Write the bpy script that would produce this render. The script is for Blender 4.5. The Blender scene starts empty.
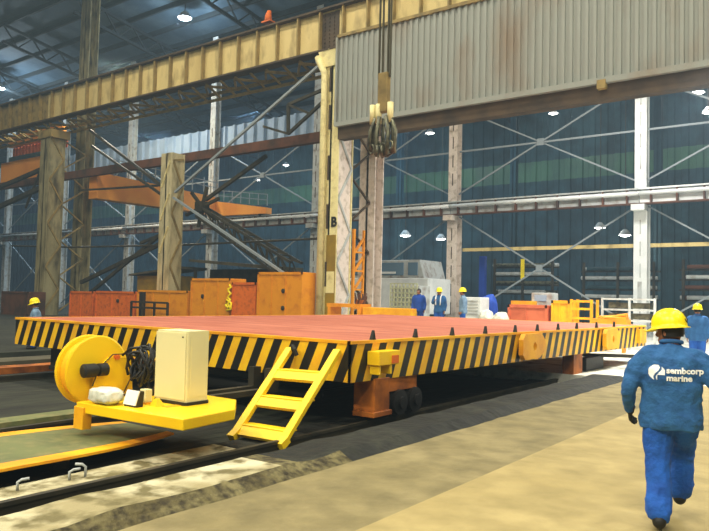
import bpy, bmesh, math, random
from mathutils import Vector, Matrix, noise
from mathutils.bvhtree import BVHTree
random.seed(7)
PI = math.pi
SC = bpy.context.scene
COL = SC.collection

# ------------------------------------------------------------------ camera
def R(d): return math.radians(d)
YAW, PITCH, ROLL, EYE = 36.7, 2.6, 1.35, 1.75
cam = bpy.data.cameras.new('camera')
cam.sensor_fit = 'HORIZONTAL'; cam.sensor_width = 36.0
cam.lens = 690.0 / 709.0 * 36.0
cam.clip_end = 400
camo = bpy.data.objects.new('camera', cam); COL.objects.link(camo)
a, p, r = R(YAW), R(PITCH), R(ROLL)
fw = Vector((-math.sin(a)*math.cos(p), math.cos(a)*math.cos(p), math.sin(p)))
rt0 = Vector((math.cos(a), math.sin(a), 0)); up0 = rt0.cross(fw)
rt = rt0*math.cos(r) + up0*math.sin(r); up = up0*math.cos(r) - rt0*math.sin(r)
mw = Matrix((rt, up, -fw)).transposed().to_4x4(); mw.translation = (0, 0, EYE)
camo.matrix_world = mw
SC.camera = camo
SC.view_settings.view_transform = 'Standard'
SC.view_settings.look = 'None'
SC.view_settings.gamma = 1.0
SC.view_settings.exposure = 0.0
try: SC.view_settings.use_curve_mapping = False
except Exception: pass

# ------------------------------------------------------------------ materials
def lin(c): return tuple(((x/12.92) if x <= .04045 else ((x+.055)/1.055)**2.4) for x in c)
def hx(r_, g_, b_): return lin((r_/255, g_/255, b_/255))
def mat(name, c, rough=.6, metal=0.0, c2=None, c3=None, scale=3.0, detail=6, lo=.4, hi=.65, bump=0.0, bscale=20, stretch=None, emit=None, strength=0, spec=.4):
    m = bpy.data.materials.new(name); m.use_nodes = True
    nt = m.node_tree; b = nt.nodes['Principled BSDF']
    b.inputs['Roughness'].default_value = rough; b.inputs['Metallic'].default_value = metal
    b.inputs['Specular IOR Level'].default_value = spec
    b.inputs['Base Color'].default_value = (*c, 1)
    tc = nt.nodes.new('ShaderNodeTexCoord'); src = tc.outputs['Object']
    if stretch:
        mp = nt.nodes.new('ShaderNodeMapping'); mp.inputs['Scale'].default_value = stretch
        nt.links.new(src, mp.inputs[0]); src = mp.outputs[0]
    cur = None
    for k, cc in enumerate((c2, c3)):
        if cc is None: continue
        n = nt.nodes.new('ShaderNodeTexNoise'); n.inputs['Scale'].default_value = scale*(1 if k == 0 else 3.7)
        n.inputs['Detail'].default_value = detail; nt.links.new(src, n.inputs['Vector'])
        rp = nt.nodes.new('ShaderNodeMapRange'); rp.inputs[1].default_value = lo; rp.inputs[2].default_value = hi
        nt.links.new(n.outputs['Fac'], rp.inputs[0])
        mx = nt.nodes.new('ShaderNodeMix'); mx.data_type = 'RGBA'
        nt.links.new(rp.outputs[0], mx.inputs[0])
        if cur is None: mx.inputs[6].default_value = (*c, 1)
        else: nt.links.new(cur, mx.inputs[6])
        mx.inputs[7].default_value = (*cc, 1)
        cur = mx.outputs[2]
    if cur is not None: nt.links.new(cur, b.inputs['Base Color'])
    if bump > 0:
        n = nt.nodes.new('ShaderNodeTexNoise'); n.inputs['Scale'].default_value = bscale; n.inputs['Detail'].default_value = 8
        nt.links.new(src, n.inputs['Vector'])
        bp = nt.nodes.new('ShaderNodeBump'); bp.inputs['Strength'].default_value = bump; bp.inputs['Distance'].default_value = .05
        nt.links.new(n.outputs['Fac'], bp.inputs['Height']); nt.links.new(bp.outputs[0], b.inputs['Normal'])
    if emit:
        b.inputs['Emission Color'].default_value = (*emit, 1); b.inputs['Emission Strength'].default_value = strength
    return m
def stripe_mat(name, axis, k, period):
    # painted hazard stripes, slanted, wear in the paint
    m = bpy.data.materials.new(name); m.use_nodes = True
    nt = m.node_tree; b = nt.nodes['Principled BSDF']; b.inputs['Roughness'].default_value = .45
    tc = nt.nodes.new('ShaderNodeTexCoord'); sp = nt.nodes.new('ShaderNodeSeparateXYZ'); nt.links.new(tc.outputs['Object'], sp.inputs[0])
    def mth(op, a_, b_):
        n = nt.nodes.new('ShaderNodeMath'); n.operation = op
        for i, v in enumerate((a_, b_)):
            if isinstance(v, (int, float)): n.inputs[i].default_value = v
            else: nt.links.new(v, n.inputs[i])
        return n.outputs[0]
    t = mth('SUBTRACT', sp.outputs[axis], mth('MULTIPLY', sp.outputs[2], k))
    t = mth('FRACT', mth('DIVIDE', mth('ADD', t, 100*period), period), 0)
    s = mth('GREATER_THAN', t, .5)
    n = nt.nodes.new('ShaderNodeTexNoise'); n.inputs['Scale'].default_value = 2.5; n.inputs['Detail'].default_value = 7
    nt.links.new(tc.outputs['Object'], n.inputs['Vector'])
    rp = nt.nodes.new('ShaderNodeMapRange'); rp.inputs[1].default_value = .42; rp.inputs[2].default_value = .72; nt.links.new(n.outputs['Fac'], rp.inputs[0])
    ye = nt.nodes.new('ShaderNodeMix'); ye.data_type = 'RGBA'; nt.links.new(rp.outputs[0], ye.inputs[0])
    ye.inputs[6].default_value = (*hx(246, 196, 22), 1); ye.inputs[7].default_value = (*hx(226, 160, 30), 1)
    mx = nt.nodes.new('ShaderNodeMix'); mx.data_type = 'RGBA'; nt.links.new(s, mx.inputs[0])
    nt.links.new(ye.outputs[2], mx.inputs[6]); mx.inputs[7].default_value = (*hx(22, 20, 16), 1)
    nt.links.new(mx.outputs[2], b.inputs['Base Color'])
    return m

M = {}
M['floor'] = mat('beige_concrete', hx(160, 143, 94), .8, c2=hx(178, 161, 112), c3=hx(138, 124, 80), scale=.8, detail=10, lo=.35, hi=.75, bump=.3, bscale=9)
M['margin'] = mat('browner_dusty_concrete', hx(126, 115, 78), .85, c2=hx(148, 136, 98), c3=hx(104, 95, 64), scale=.9, detail=10, lo=.35, hi=.75, bump=.4, bscale=9)
M['crane'] = mat('bright_orange_crane_paint', hx(244, 164, 66), .5, c2=hx(232, 146, 56), scale=.6)
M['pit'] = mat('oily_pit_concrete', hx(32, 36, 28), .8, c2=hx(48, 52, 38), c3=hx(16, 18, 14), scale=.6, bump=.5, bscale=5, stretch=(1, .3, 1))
M['kerb'] = mat('chipped_concrete', hx(200, 194, 164), .85, c2=hx(150, 140, 104), c3=hx(104, 96, 62), scale=1.1, lo=.45, hi=.62, bump=.8, bscale=7)
M['rough'] = mat('rough_earthy_concrete', hx(84, 76, 46), .9, c2=hx(120, 112, 76), c3=hx(50, 44, 28), scale=3, bump=1.0, bscale=12)
M['dark_concrete'] = mat('near_black_concrete', hx(17, 20, 15), .8, c2=hx(40, 42, 32), c3=hx(10, 12, 9), scale=1.4, bump=.8, bscale=8)
M['pale'] = mat('pale_lit_floor', hx(226, 226, 214), .8, c2=hx(196, 196, 184), c3=hx(150, 150, 140), scale=.8, lo=.5, hi=.75, bump=.2)  # strong light on the rear floor is put into this white
M['deckred'] = mat('red_oxide_deck', hx(176, 100, 78), .7, c2=hx(190, 116, 92), c3=hx(158, 82, 60), scale=.5, lo=.4, hi=.7, bump=.15, stretch=(.5, 1.6, 1))
M['yellow'] = mat('yellow_paint', hx(250, 208, 8), .42, c2=hx(240, 184, 10), scale=1.5, lo=.5, hi=.8)
M['orange_yellow'] = mat('deep_yellow_paint', hx(246, 182, 16), .5, c2=hx(226, 150, 20), scale=2)
M['orange'] = mat('orange_paint', hx(226, 146, 18), .55, c2=hx(216, 130, 18), c3=hx(196, 108, 20), scale=.8, lo=.5, hi=.85)
M['orange2'] = mat('faded_orange_paint', hx(220, 108, 28), .6, c2=hx(196, 86, 26), c3=hx(160, 74, 30), scale=1.5, lo=.5, hi=.8)
M['salmon'] = mat('salmon_paint', hx(204, 106, 70), .6, c2=hx(180, 86, 54), scale=1.5)
M['legbrown'] = mat('brown_orange_steel', hx(190, 108, 30), .6, c2=hx(120, 64, 24), scale=2.5)
M['olive'] = mat('olive_yellow_paint', hx(150, 122, 30), .6, c2=hx(124, 100, 34), scale=1)
M['cream'] = mat('cream_paint', hx(226, 216, 160), .5, c2=hx(206, 194, 136), c3=hx(180, 166, 110), scale=.9, lo=.5, hi=.8)
M['cabinet'] = mat('cream_cabinet_paint', hx(226, 218, 166), .45, c2=hx(214, 204, 150), scale=1.2, lo=.5, hi=.85)
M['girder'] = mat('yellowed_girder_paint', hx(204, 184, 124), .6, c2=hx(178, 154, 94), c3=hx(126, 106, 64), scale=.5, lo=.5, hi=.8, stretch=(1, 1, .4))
M['girder_dark'] = mat('dirty_shaded_girder_paint', hx(148, 128, 74), .65, c2=hx(112, 92, 48), c3=hx(70, 58, 34), scale=.5, lo=.45, hi=.8)
M['flange'] = mat('dark_brown_flange', hx(74, 58, 38), .7, c2=hx(52, 40, 28), scale=1.2)
M['rustbeam'] = mat('rusty_beam', hx(96, 58, 38), .75, c2=hx(60, 40, 30), scale=1.2)
M['sheet'] = mat('grey_green_sheet', hx(140, 145, 140), .55, c2=hx(126, 129, 122), c3=hx(124, 98, 70), scale=.14, lo=.5, hi=.85, stretch=(1, 1, .5))
M['sheetblue'] = mat('pale_blue_sheet', hx(150, 172, 196), .6, c2=hx(126, 150, 178), scale=.6)
M['column'] = mat('pale_column_paint', hx(222, 210, 200), .6, c2=hx(204, 190, 174), c3=hx(140, 124, 100), scale=.8, lo=.5, hi=.8)
M['oldcolumn'] = mat('stained_olive_column', hx(148, 140, 104), .7, c2=hx(112, 104, 70), c3=hx(72, 66, 44), scale=.7, lo=.45, hi=.7, stretch=(1, 1, .3))
M['postpaint'] = mat('weathered_beige_post', hx(190, 180, 142), .7, c2=hx(160, 148, 108), c3=hx(112, 102, 70), scale=.8, lo=.45, hi=.75, stretch=(1, 1, .3))
M['white'] = mat('white_steel', hx(226, 230, 230), .5, c2=hx(200, 206, 208), scale=1)
M['greywhite'] = mat('grey_white_steel', hx(178, 184, 184), .6, c2=hx(150, 150, 148), c3=hx(120, 104, 92), scale=.8, lo=.5, hi=.8)
M['brace'] = mat('light_grey_brace', hx(132, 142, 148), .6)
M['darksteel'] = mat('dark_steel', hx(44, 42, 34), .6, .2, c2=hx(66, 60, 44), scale=2)
M['black'] = mat('black_rubber', hx(22, 22, 22), .55)
M['gunmetal'] = mat('grey_green_metal', hx(112, 112, 92), .4, .6, c2=hx(60, 60, 50), scale=6)
M['rope'] = mat('greasy_wire_rope', hx(70, 66, 48), .6, .4)
M['wallteal'] = mat('dark_teal_sheet', hx(40, 74, 84), .8, c2=hx(30, 58, 70), c3=hx(22, 46, 52), scale=.15)
M['wallblue'] = mat('blue_grey_sheet', hx(84, 124, 156), .8, c2=hx(66, 104, 138), scale=.1)
M['roof'] = mat('blue_grey_roof_sheet', hx(66, 90, 110), .8, c2=hx(50, 72, 90), c3=hx(80, 102, 118), scale=.12)
M['purlin'] = mat('dark_purlin', hx(28, 38, 44), .8)
M['greensheet'] = mat('green_translucent_sheet', hx(56, 102, 76), .5, c2=hx(44, 84, 68), scale=.4)
M['glass'] = mat('dusty_glass', hx(96, 122, 142), .15, spec=.7)
M['plate'] = mat('moss_green_plate', hx(104, 110, 68), .7, c2=hx(84, 92, 58), c3=hx(122, 118, 76), scale=1.6, lo=.45, hi=.7)
M['bag'] = mat('crumpled_white_plastic', hx(226, 226, 214), .35, c2=hx(190, 194, 178), scale=9)
M['paper'] = mat('white_card', hx(240, 242, 244), .6)
M['greyroof'] = mat('weathered_grey_sheet', hx(84, 80, 62), .75, c2=hx(58, 54, 42), scale=1)
M['skin'] = mat('brown_skin', hx(140, 92, 66), .55)
M['hair'] = mat('black_hair', hx(20, 18, 18), .6)
M['coverall'] = mat('blue_coverall_cloth', hx(44, 98, 156), .85, c2=hx(34, 82, 138), scale=8, bump=.3, bscale=40)
M['trouser'] = mat('blue_trouser_cloth', hx(30, 92, 186), .85, c2=hx(24, 74, 158), scale=6, bump=.3, bscale=40)
M['palejacket'] = mat('pale_blue_work_shirt', hx(120, 150, 178), .85, c2=hx(98, 128, 160), scale=8)
M['navy'] = mat('royal_blue_shirt', hx(24, 66, 150), .85)
M['helmet'] = mat('yellow_helmet_shell', hx(250, 226, 20), .3)
M['boot'] = mat('black_boot', hx(24, 24, 22), .6)
M['lettering'] = mat('white_lettering', hx(236, 240, 244), .7)
M['blackpaint'] = mat('black_paint', hx(24, 24, 22), .7)
M['whitecloth'] = mat('white_cloth', hx(220, 224, 226), .8)
M['mesh_green'] = mat('pale_green_wire', hx(170, 176, 146), .6)
M['bluegear'] = mat('blue_cover', hx(26, 70, 170), .7)
M['lamp_glow'] = mat('lamp_glow', (1, 1, 1), .5, emit=(1.0, .98, .92), strength=14)
M['lamp_big'] = mat('lamp_glow_cool', (1, 1, 1), .5, emit=(.86, .96, 1.0), strength=30)
M['stripeX'] = stripe_mat('hazard_stripes_across', 0, .45, .365)
M['stripeY'] = stripe_mat('hazard_stripes_along', 1, .40, .365)

# ------------------------------------------------------------------ mesh helpers
class MB:
    def __init__(s): s.bm = bmesh.new()
    def v(s, *c): return s.bm.verts.new(c)
    def face(s, vs):
        try: return s.bm.faces.new(vs)
        except ValueError: return None
    def hexa(s, P8):
        vs = [s.bm.verts.new(q) for q in P8]
        for f in ((0,3,2,1),(4,5,6,7),(0,1,5,4),(1,2,6,5),(2,3,7,6),(3,0,4,7)): s.face([vs[i] for i in f])
        return s
    def box(s, x0, x1, y0, y1, z0, z1):
        return s.hexa([(x0,y0,z0),(x1,y0,z0),(x1,y1,z0),(x0,y1,z0),(x0,y0,z1),(x1,y0,z1),(x1,y1,z1),(x0,y1,z1)])
    def bar(s, A, B, w, h=None, upv=(0, 0, 1)):
        h = h or w; A = Vector(A); B = Vector(B); d = (B-A).normalized()
        u = Vector(upv)
        if abs(d.dot(u)) > .98: u = Vector((0, 1, 0))
        sx = d.cross(u).normalized()*w/2; sy = sx.cross(d).normalized()*h/2
        return s.hexa([A-sx-sy, A+sx-sy, A+sx+sy, A-sx+sy, B-sx-sy, B+sx-sy, B+sx+sy, B-sx+sy])
    def tube(s, pts, rad, n=8, cap=True):
        pts = [Vector(q) for q in pts]; rings = []
        rads = rad if isinstance(rad, (list, tuple)) else [rad]*len(pts)
        t0 = (pts[1]-pts[0]).normalized(); u = Vector((0,0,1)) if abs(t0.z) < .9 else Vector((1,0,0))
        nrm = (u - t0*u.dot(t0)).normalized()
        for i, q in enumerate(pts):
            t = (pts[min(i+1, len(pts)-1)] - pts[max(i-1, 0)]).normalized()
            nrm = (nrm - t*nrm.dot(t)).normalized(); b = t.cross(nrm)
            rr = rads[i]; ra, rb = rr if isinstance(rr, tuple) else (rr, rr)
            rings.append([s.bm.verts.new(q + nrm*math.cos(2*PI*k/n)*ra + b*math.sin(2*PI*k/n)*rb) for k in range(n)])
        for i in range(len(rings)-1):
            for k in range(n): s.face([rings[i][k], rings[i][(k+1)%n], rings[i+1][(k+1)%n], rings[i+1][k]])
        if cap: s.face(rings[0][::-1]); s.face(rings[-1])
        return s
    def cyl(s, A, B, rad, n=16): return s.tube([A, B], rad, n)
    def loft(s, rings, cap=True):   # rings of (center, rx, ry) in xy planes
        rs = []
        n = 20
        for c, rx, ry in rings:
            rs.append([s.bm.verts.new((c[0]+rx*math.cos(2*PI*k/n), c[1]+ry*math.sin(2*PI*k/n), c[2])) for k in range(n)])
        for i in range(len(rs)-1):
            for k in range(n): s.face([rs[i][k], rs[i][(k+1)%n], rs[i+1][(k+1)%n], rs[i+1][k]])
        if cap: s.face(rs[0][::-1]); s.face(rs[-1])
        return s
    def lathe(s, prof, M4=None, n=24):   # prof of (r, z)
        rs = []
        for rr, z in prof:
            rs.append([s.bm.verts.new((rr*math.cos(2*PI*k/n), rr*math.sin(2*PI*k/n), z)) for k in range(n)])
        for i in range(len(rs)-1):
            for k in range(n): s.face([rs[i][k], rs[i][(k+1)%n], rs[i+1][(k+1)%n], rs[i+1][k]])
        s.face(rs[0][::-1]); s.face(rs[-1])
        if M4 is not None:
            for ring in rs:
                for q in ring: q.co = M4 @ q.co
        return s
    def prism(s, pts, ext):   # polygon of 3d points extruded by a vector
        e = Vector(ext); A = [s.bm.verts.new(q) for q in pts]; B = [s.bm.verts.new(Vector(q)+e) for q in pts]
        n = len(pts); s.face(A[::-1]); s.face(B)
        for i in range(n): s.face([A[i], A[(i+1)%n], B[(i+1)%n], B[i]])
        return s
    def build(s, name, m, parent=None, local=False, smooth=False, bevel=0, origin=None):
        bm = s.bm
        bmesh.ops.recalc_face_normals(bm, faces=bm.faces)
        if parent is not None and not local:
            o_ = parent
            off = Vector((0, 0, 0))
            while o_ is not None: off += o_.location; o_ = o_.parent
            bmesh.ops.translate(bm, verts=bm.verts, vec=-off)
        loc = None
        if parent is None:
            if origin is None:
                xs = [q.co for q in bm.verts]
                origin = Vector(((min(q.x for q in xs)+max(q.x for q in xs))/2, (min(q.y for q in xs)+max(q.y for q in xs))/2, min(q.z for q in xs)))
            loc = Vector(origin); bmesh.ops.translate(bm, verts=bm.verts, vec=-loc)
        me = bpy.data.meshes.new(name); bm.to_mesh(me); bm.free()
        if smooth:
            for f in me.polygons: f.use_smooth = True
        o = bpy.data.objects.new(name, me); COL.objects.link(o)
        if m is not None: me.materials.append(M[m] if isinstance(m, str) else m)
        if parent is not None: o.parent = parent
        if loc is not None: o.location = loc
        if bevel:
            bv = o.modifiers.new('bevel', 'BEVEL'); bv.width = bevel; bv.segments = 2; bv.limit_method = 'ANGLE'
        return o
def tag(o, label=None, cat=None, group=None, kind=None):
    if label: o['label'] = label
    if cat: o['category'] = cat
    if group: o['group'] = group
    if kind: o['kind'] = kind
    return o
def thing(name, label, cat, loc=(0, 0, 0), rz=0, group=None, kind='thing'):
    o = bpy.data.objects.new(name, None); COL.objects.link(o); o.location = loc; o.rotation_euler = (0, 0, rz)
    o.empty_display_size = .2
    return tag(o, label, cat, group, kind)
def structure(o): o['kind'] = 'structure'; return o
def copy_tree(o, loc=None, label=None, parent=None):
    c = o.copy(); COL.objects.link(c)
    if parent is not None: c.parent = parent
    if loc is not None: c.location = loc
    if label: c['label'] = label
    for ch in list(o.children): copy_tree(ch, parent=c)
    return c

# ------------------------------------------------------------------ setting
structure(MB().box(-3.1, 32, -14, 16.6, -.5, 0).build('floor', 'floor'))
structure(MB().box(-5.2, -3.1, -14, 16.6, -.5, 0).build('floor_margin', 'margin'))
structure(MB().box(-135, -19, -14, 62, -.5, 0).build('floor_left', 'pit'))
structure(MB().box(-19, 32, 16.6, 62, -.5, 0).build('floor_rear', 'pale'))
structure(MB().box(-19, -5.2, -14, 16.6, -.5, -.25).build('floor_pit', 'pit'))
# kerb: chipped concrete strip with a broken rough side
mb = MB(); n = 90
rows = []
for i in range(n+1):
    y = -4 + i*(20.4/n)
    j = noise.noise((y*1.3, 0, 0))*.07 + noise.noise((y*4, 3, 0))*.04
    h = .085 + noise.noise((y*1.7, 9, 0))*.03
    rows.append([mb.v(-4.42+j*.6, y, 0.0), mb.v(-4.60+j, y, h), mb.v(-5.16, y, h*.9), mb.v(-5.24, y, -.25)])
for i in range(n):
    for k in range(3): mb.face([rows[i][k], rows[i][k+1], rows[i+1][k+1], rows[i+1][k]])
mb.bm.verts.ensure_lookup_table()
kerb = structure(mb.build('trim_kerb', 'kerb'))
kerb.data.materials.append(M['rough'])
kerb.data.materials.append(M['dark_concrete'])
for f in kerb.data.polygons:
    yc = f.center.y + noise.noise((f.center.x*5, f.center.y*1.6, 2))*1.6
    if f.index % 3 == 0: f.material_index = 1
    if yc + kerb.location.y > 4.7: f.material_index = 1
    if yc + kerb.location.y > 5.4: f.material_index = 2  # kerb turns near-black past the ladder, after a brown band
structure(MB().box(-6.82, -6.42, -4, 6.2, -.25, -.2).build('trim_track_strip', 'kerb'))
structure(MB().box(-6.82, -6.42, 6.2, 16.6, -.25, -.2).build('trim_track_strip_dark', 'dark_concrete'))  # same strip, near-black from the ladder foot on
structure(MB().box(-10.4, -10.0, -4, 16.6, -.25, -.18).build('trim_pit_strip', 'plate'))
structure(MB().box(-16.7, -16.2, -4, 16.6, -.25, -.1).build('trim_rust_strip', 'legbrown'))
structure(MB().box(-18.2, -17.2, -4, 16.6, -.25, -.06).build('trim_ledge', 'greyroof'))
def rail(x, label):
    t = MB(); t.box(x-.06, x+.06, -4, 16.6, -.25, -.235); t.box(x-.015, x+.015, -4, 16.6, -.24, -.15); t.box(x-.035, x+.035, -4, 16.6, -.16, -.12)
    tag(t.build('crane_rail', 'darksteel'), label, 'rail', 'transfer rails', 'thing')
rail(-6.12, 'dark steel rail beside the pale strip next to the chipped kerb')
rail(-9.3, 'dark steel rail in the pit beneath the cable reel')
rail(-14.9, 'dark steel rail in the pit under the left edge of the striped deck')

# walls, roof
def ribbed(x0, x1, z0, z1, y, pitch=.28, depth=.06, duty=.5):
    t = MB(); pts = []
    x = x0
    while x < x1-1e-6:
        e = min(x+pitch, x1)
        pts += [(x, 0), (x+pitch*duty*.85, 0), (x+pitch*duty, depth), (e-pitch*.08, depth)]
        x = e
    pts.append((x1, 0))
    lo_ = [t.v(a_, y-b_, z0) for a_, b_ in pts]; hi_ = [t.v(a_, y-b_, z1) for a_, b_ in pts]
    for i in range(len(pts)-1): t.face([lo_[i], lo_[i+1], hi_[i+1], hi_[i]])
    return t
structure(ribbed(-135, 32, 0, 13.0, 62, 1.1, .15).build('wall_back', 'wallteal'))
structure(ribbed(-135, 32, 13.0, 14.9, 62, 1.1, .15).build('window_1', 'greensheet'))
structure(ribbed(-135, 32, 14.9, 20.2, 62, 1.1, .15).build('wall_back_upper', 'wallteal'))
structure(MB().box(-135.3, -135, -14, 62, 0, 26.5).build('wall_left', 'wallblue'))
structure(MB().box(32, 32.3, -14, 62, 0, 26.5).build('wall_right', 'wallteal'))
structure(MB().box(-135, 32, -14.3, -14, 0, 26.5).build('wall_front', 'wallteal'))
def roofz(y): return 26.0 if y < 25 else 26.0 - (y-25)*.17
structure(MB().hexa([(-135,25,26),(32,25,26),(32,62.2,roofz(62.2)),(-135,62.2,roofz(62.2)),(-135,25,26.2),(32,25,26.2),(32,62.2,roofz(62.2)+.2),(-135,62.2,roofz(62.2)+.2)]).build('ceiling', 'roof'))
structure(MB().box(-135, 32, -14.3, 25, 26, 26.2).build('ceiling_near', 'roof'))
y = 27.0
while y < 61:
    z = roofz(y)
    tag(MB().box(-134, 31, y-.09, y+.09, z-.36, z+.01).build('roof_purlin', 'purlin'), 'dark purlin running along under the blue-grey roof sheeting', 'purlin', 'roof purlins', 'thing')
    y += 2.3
def truss(x):
    t = thing('roof_truss', 'dark sloping roof truss carrying the purlins', 'truss', (x, 29, roofz(29)-2), 0, 'roof trusses')
    A = Vector((x, 29, roofz(29)-.45)); B = Vector((x, 61, roofz(61)-.45))
    MB().bar(A, B, .2, .25).build('top_chord', 'purlin', t)
    d = Vector((0, 0, -1.5)); MB().bar(A+d, B+d*.6, .2, .22).build('bottom_chord', 'purlin', t)
    w = MB(); N = 12
    for i in range(N):
        p0 = A.lerp(B, i/N); p1 = A.lerp(B, (i+.5)/N) + d*(1-.4*(i+.5)/N); p2 = A.lerp(B, (i+1)/N)
        w.bar(p0, p1, .1); w.bar(p1, p2, .1)
    w.build('web', 'purlin', t)
for k in range(10): truss(-93.6 + 11.2*k - .6)

# ------------------------------------------------------------------ near column line (front leg at y=25, rear leg at y=28)
def lacing(t, x, y0, y1, z0, z1, step, w=.08):
    z = z0; k = 0
    while z < z1-.01:
        e = min(z+step, z1)
        t.bar((x, y0 if k % 2 == 0 else y1, z), (x, y1 if k % 2 == 0 else y0, e), w, w, (1, 0, 0))
        z = e; k += 1
    return t
def laced_column(label, x0, x1, top, m, mrear, reartop, loc_y=25.0, dy=1.15, rear_dx=0):
    t = thing('steel_column', label, 'column', ((x0+x1)/2, loc_y, 0), 0, 'columns of the near crane line')
    leg = MB(); d = .14
    leg.box(x0, x1, loc_y, loc_y+.06, 0, top)                      # front flange
    leg.box(x0, x1, loc_y+dy-.06, loc_y+dy, 0, top)
    leg.box((x0+x1)/2-.05, (x0+x1)/2+.05, loc_y, loc_y+dy, 0, top)
    leg.build('front_leg', m, t)
    MB().box(x1-.16, x1-.06, loc_y+.065, loc_y+dy-.065, 0, top).build('side_plate', 'column' if m == 'cream' else m, t)
    lc = lacing(MB(), x1-.03, loc_y+.08, loc_y+dy-.08, .3, top-.3, 1.5, .1)
    lc.build('lacing', 'greywhite' if m == 'cream' else 'girder_dark', t)
    if reartop:
        ry = loc_y+3
        rl = MB(); rl.box(x0+rear_dx, x1+rear_dx, ry, ry+.07, 0, reartop); rl.box(x0+rear_dx, x1+rear_dx, ry+.7, ry+.77, 0, reartop); rl.box((x0+x1)/2-.06+rear_dx, (x0+x1)/2+.06+rear_dx, ry, ry+.77, 0, reartop)
        rl.build('rear_leg', mrear, t)
        lt = lacing(MB(), x1-.3, loc_y+dy+.02, ry-.02, .2, top-.4, 1.25, .09)
        lt.build('cross_lacing', 'girder_dark' if m != 'cream' else 'flange', t)
    return t
cl = laced_column('cream laced column with downpipe, olive paint and black letter B beside the corrugated panel', -20.66, -19.72, 13.35, 'cream', 'column', 11.5)
MB().box(-20.3, -19.74, 24.985, 25.0, .3, 4.6).build('olive_paint_patch', 'olive', cl)
MB().box(-20.28, -19.78, 24.978, 24.986, 1.9, 2.9).build('cream_patch', 'cream', cl)
for z in (2.2, 4.9, 7.2, 9.6, 11.4): MB().box(-20.33, -20.24, 24.96, 24.998, z, z+1.15).build('slot', 'flange', cl)
cap = MB(); cap.hexa([(-20.7,24.9,12.6),(-19.6,24.9,12.6),(-19.6,26.2,12.6),(-20.7,26.2,12.6),(-20.95,24.8,13.4),(-19.4,24.8,13.4),(-19.4,26.3,13.4),(-20.95,26.3,13.4)])
cap.build('cap_bracket', 'cream', cl)
dp = MB(); dp.tube([(-20.95,24.8,13.1),(-20.75,24.78,12.7),(-20.52,24.8,12.3),(-20.5,24.8,11.5),(-20.5,24.8,0)], .16, 12)
tag(dp.build('downpipe', 'cream', smooth=True), 'cream vertical downpipe fixed on the left edge of the lettered column', 'pipe', None, 'thing')
lt = MB()
for z in (.2, 1.1, 2.0, 2.9, 3.8):
    lt.bar((-19.75, 26.4, z), (-19.75, 27.2, z+.8), .1); lt.bar((-19.75, 27.2, z+.1), (-19.75, 26.4, z+.1), .08)
lt.bar((-19.75, 26.4, 0), (-19.75, 26.4, 5), .12); lt.bar((-19.75, 27.2, 0), (-19.75, 27.2, 5), .1)
tag(lt.build('ladder', 'orange'), 'narrow yellow-orange lattice ladder standing between the two column legs', 'ladder', None, 'thing')

c2 = laced_column('stained olive laced column at far left under the crane girder', -46.1, -44.9, 12.6, 'oldcolumn', 'oldcolumn', 25.1, rear_dx=-.6)
MB().box(-46.3, -44.6, 24.9, 26.3, 12.2, 12.75).build('cap_bracket', 'girder_dark', c2)
MB().box(-46.15, -44.85, 24.97, 25.0, 0, 1.35).build('orange_paint_patch', 'orange2', c2)
c3 = laced_column('short stained post cut off below the brown beam, middle of the left bay', -32.75, -31.75, 9.75, 'postpaint', None, 0, dy=.9)
lacing(MB(), -32.25, 24.98, 24.99, 0, .1, .1).build('foot_plate', 'oldcolumn', c3)
dg = MB(); z = 4.0
while z < 9: dg.bar((-32.6, 24.97, z), (-31.9, 24.97, z+1.5), .05, .1, (0, 1, 0)); z += 1.9
dg.build('face_lacing', 'cream', c3)

# crane girder pieces
def crane_girder(label, x0, x1, m, first):
    y0 = 25.1; zb, zt = 13.45, 15.35
    t = thing('crane_girder', label, 'girder', ((x0+x1)/2, y0, zb), 0, 'near crane girder lengths')
    MB().box(x0, x1, y0-.03, y0+.03, zb, zt).build('web', m, t)
    MB().box(x0, x1, y0-.32, y0+.32, zt, zt+.09).build('top_flange', 'flange', t)
    MB().box(x0, x1, y0-.32, y0+.32, zb-.09, zb).build('bottom_flange', 'flange', t)
    MB().box(x0, x1, y0-.06, y0+.06, zt+.09, zt+.24).build('rail', 'darksteel', t)
    x = x0+.7; proto = None
    while x < x1-.2:
        if proto is None:
            proto = MB().box(x-.04, x+.04, y0-.26, y0-.02, zb, zt).build('stiffener', 'girder_dark', t); px = x
        else:
            c = proto.copy(); COL.objects.link(c); c.parent = t; c.location = Vector((x-px, 0, 0))
        x += 1.4
    w = MB(); x = x0; k = 0
    w.box(x0, x1, y0+1.25, y0+1.4, zb-.35, zb-.2)
    while x < x1-.1:
        e = min(x+1.15, x1)
        w.bar((x, y0+.1 if k % 2 == 0 else y0+1.3, zb-.25), (e, y0+1.3 if k % 2 == 0 else y0+.1, zb-.25), .12)
        w.bar((e, y0+.1, zb-.1), (e, y0+1.2, zb-.6), .1)
        x = e; k += 1
    w.box(x0, x1, y0+1.2, y0+1.3, zb-.75, zb-.6)
    w.build('surge_lattice', 'girder_dark', t)
    return t
crane_girder('shadowed left length of the yellowed crane girder, beyond the olive column', -75, -45.5, 'girder_dark', True)  # shade on this length is put into the colour by the darker paint
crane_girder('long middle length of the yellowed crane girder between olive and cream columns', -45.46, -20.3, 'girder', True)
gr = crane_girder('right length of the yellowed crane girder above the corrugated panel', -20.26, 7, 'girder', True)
sp = MB()
for i in range(3):
    for k in range(9): sp.cyl((-20.75+i*.28, 25.05, 13.65+k*.19), (-20.75+i*.28, 25.0, 13.65+k*.19), .04, 6)
sp.box(-21.0, -19.9, 25.04, 25.07, 13.55, 15.25)
sp.build('splice_plate', 'flange', gr)
ol = thing('warning_light', 'small orange warning light standing on top of the crane girder', 'light', (-24.6, 25.1, 15.7))
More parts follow.
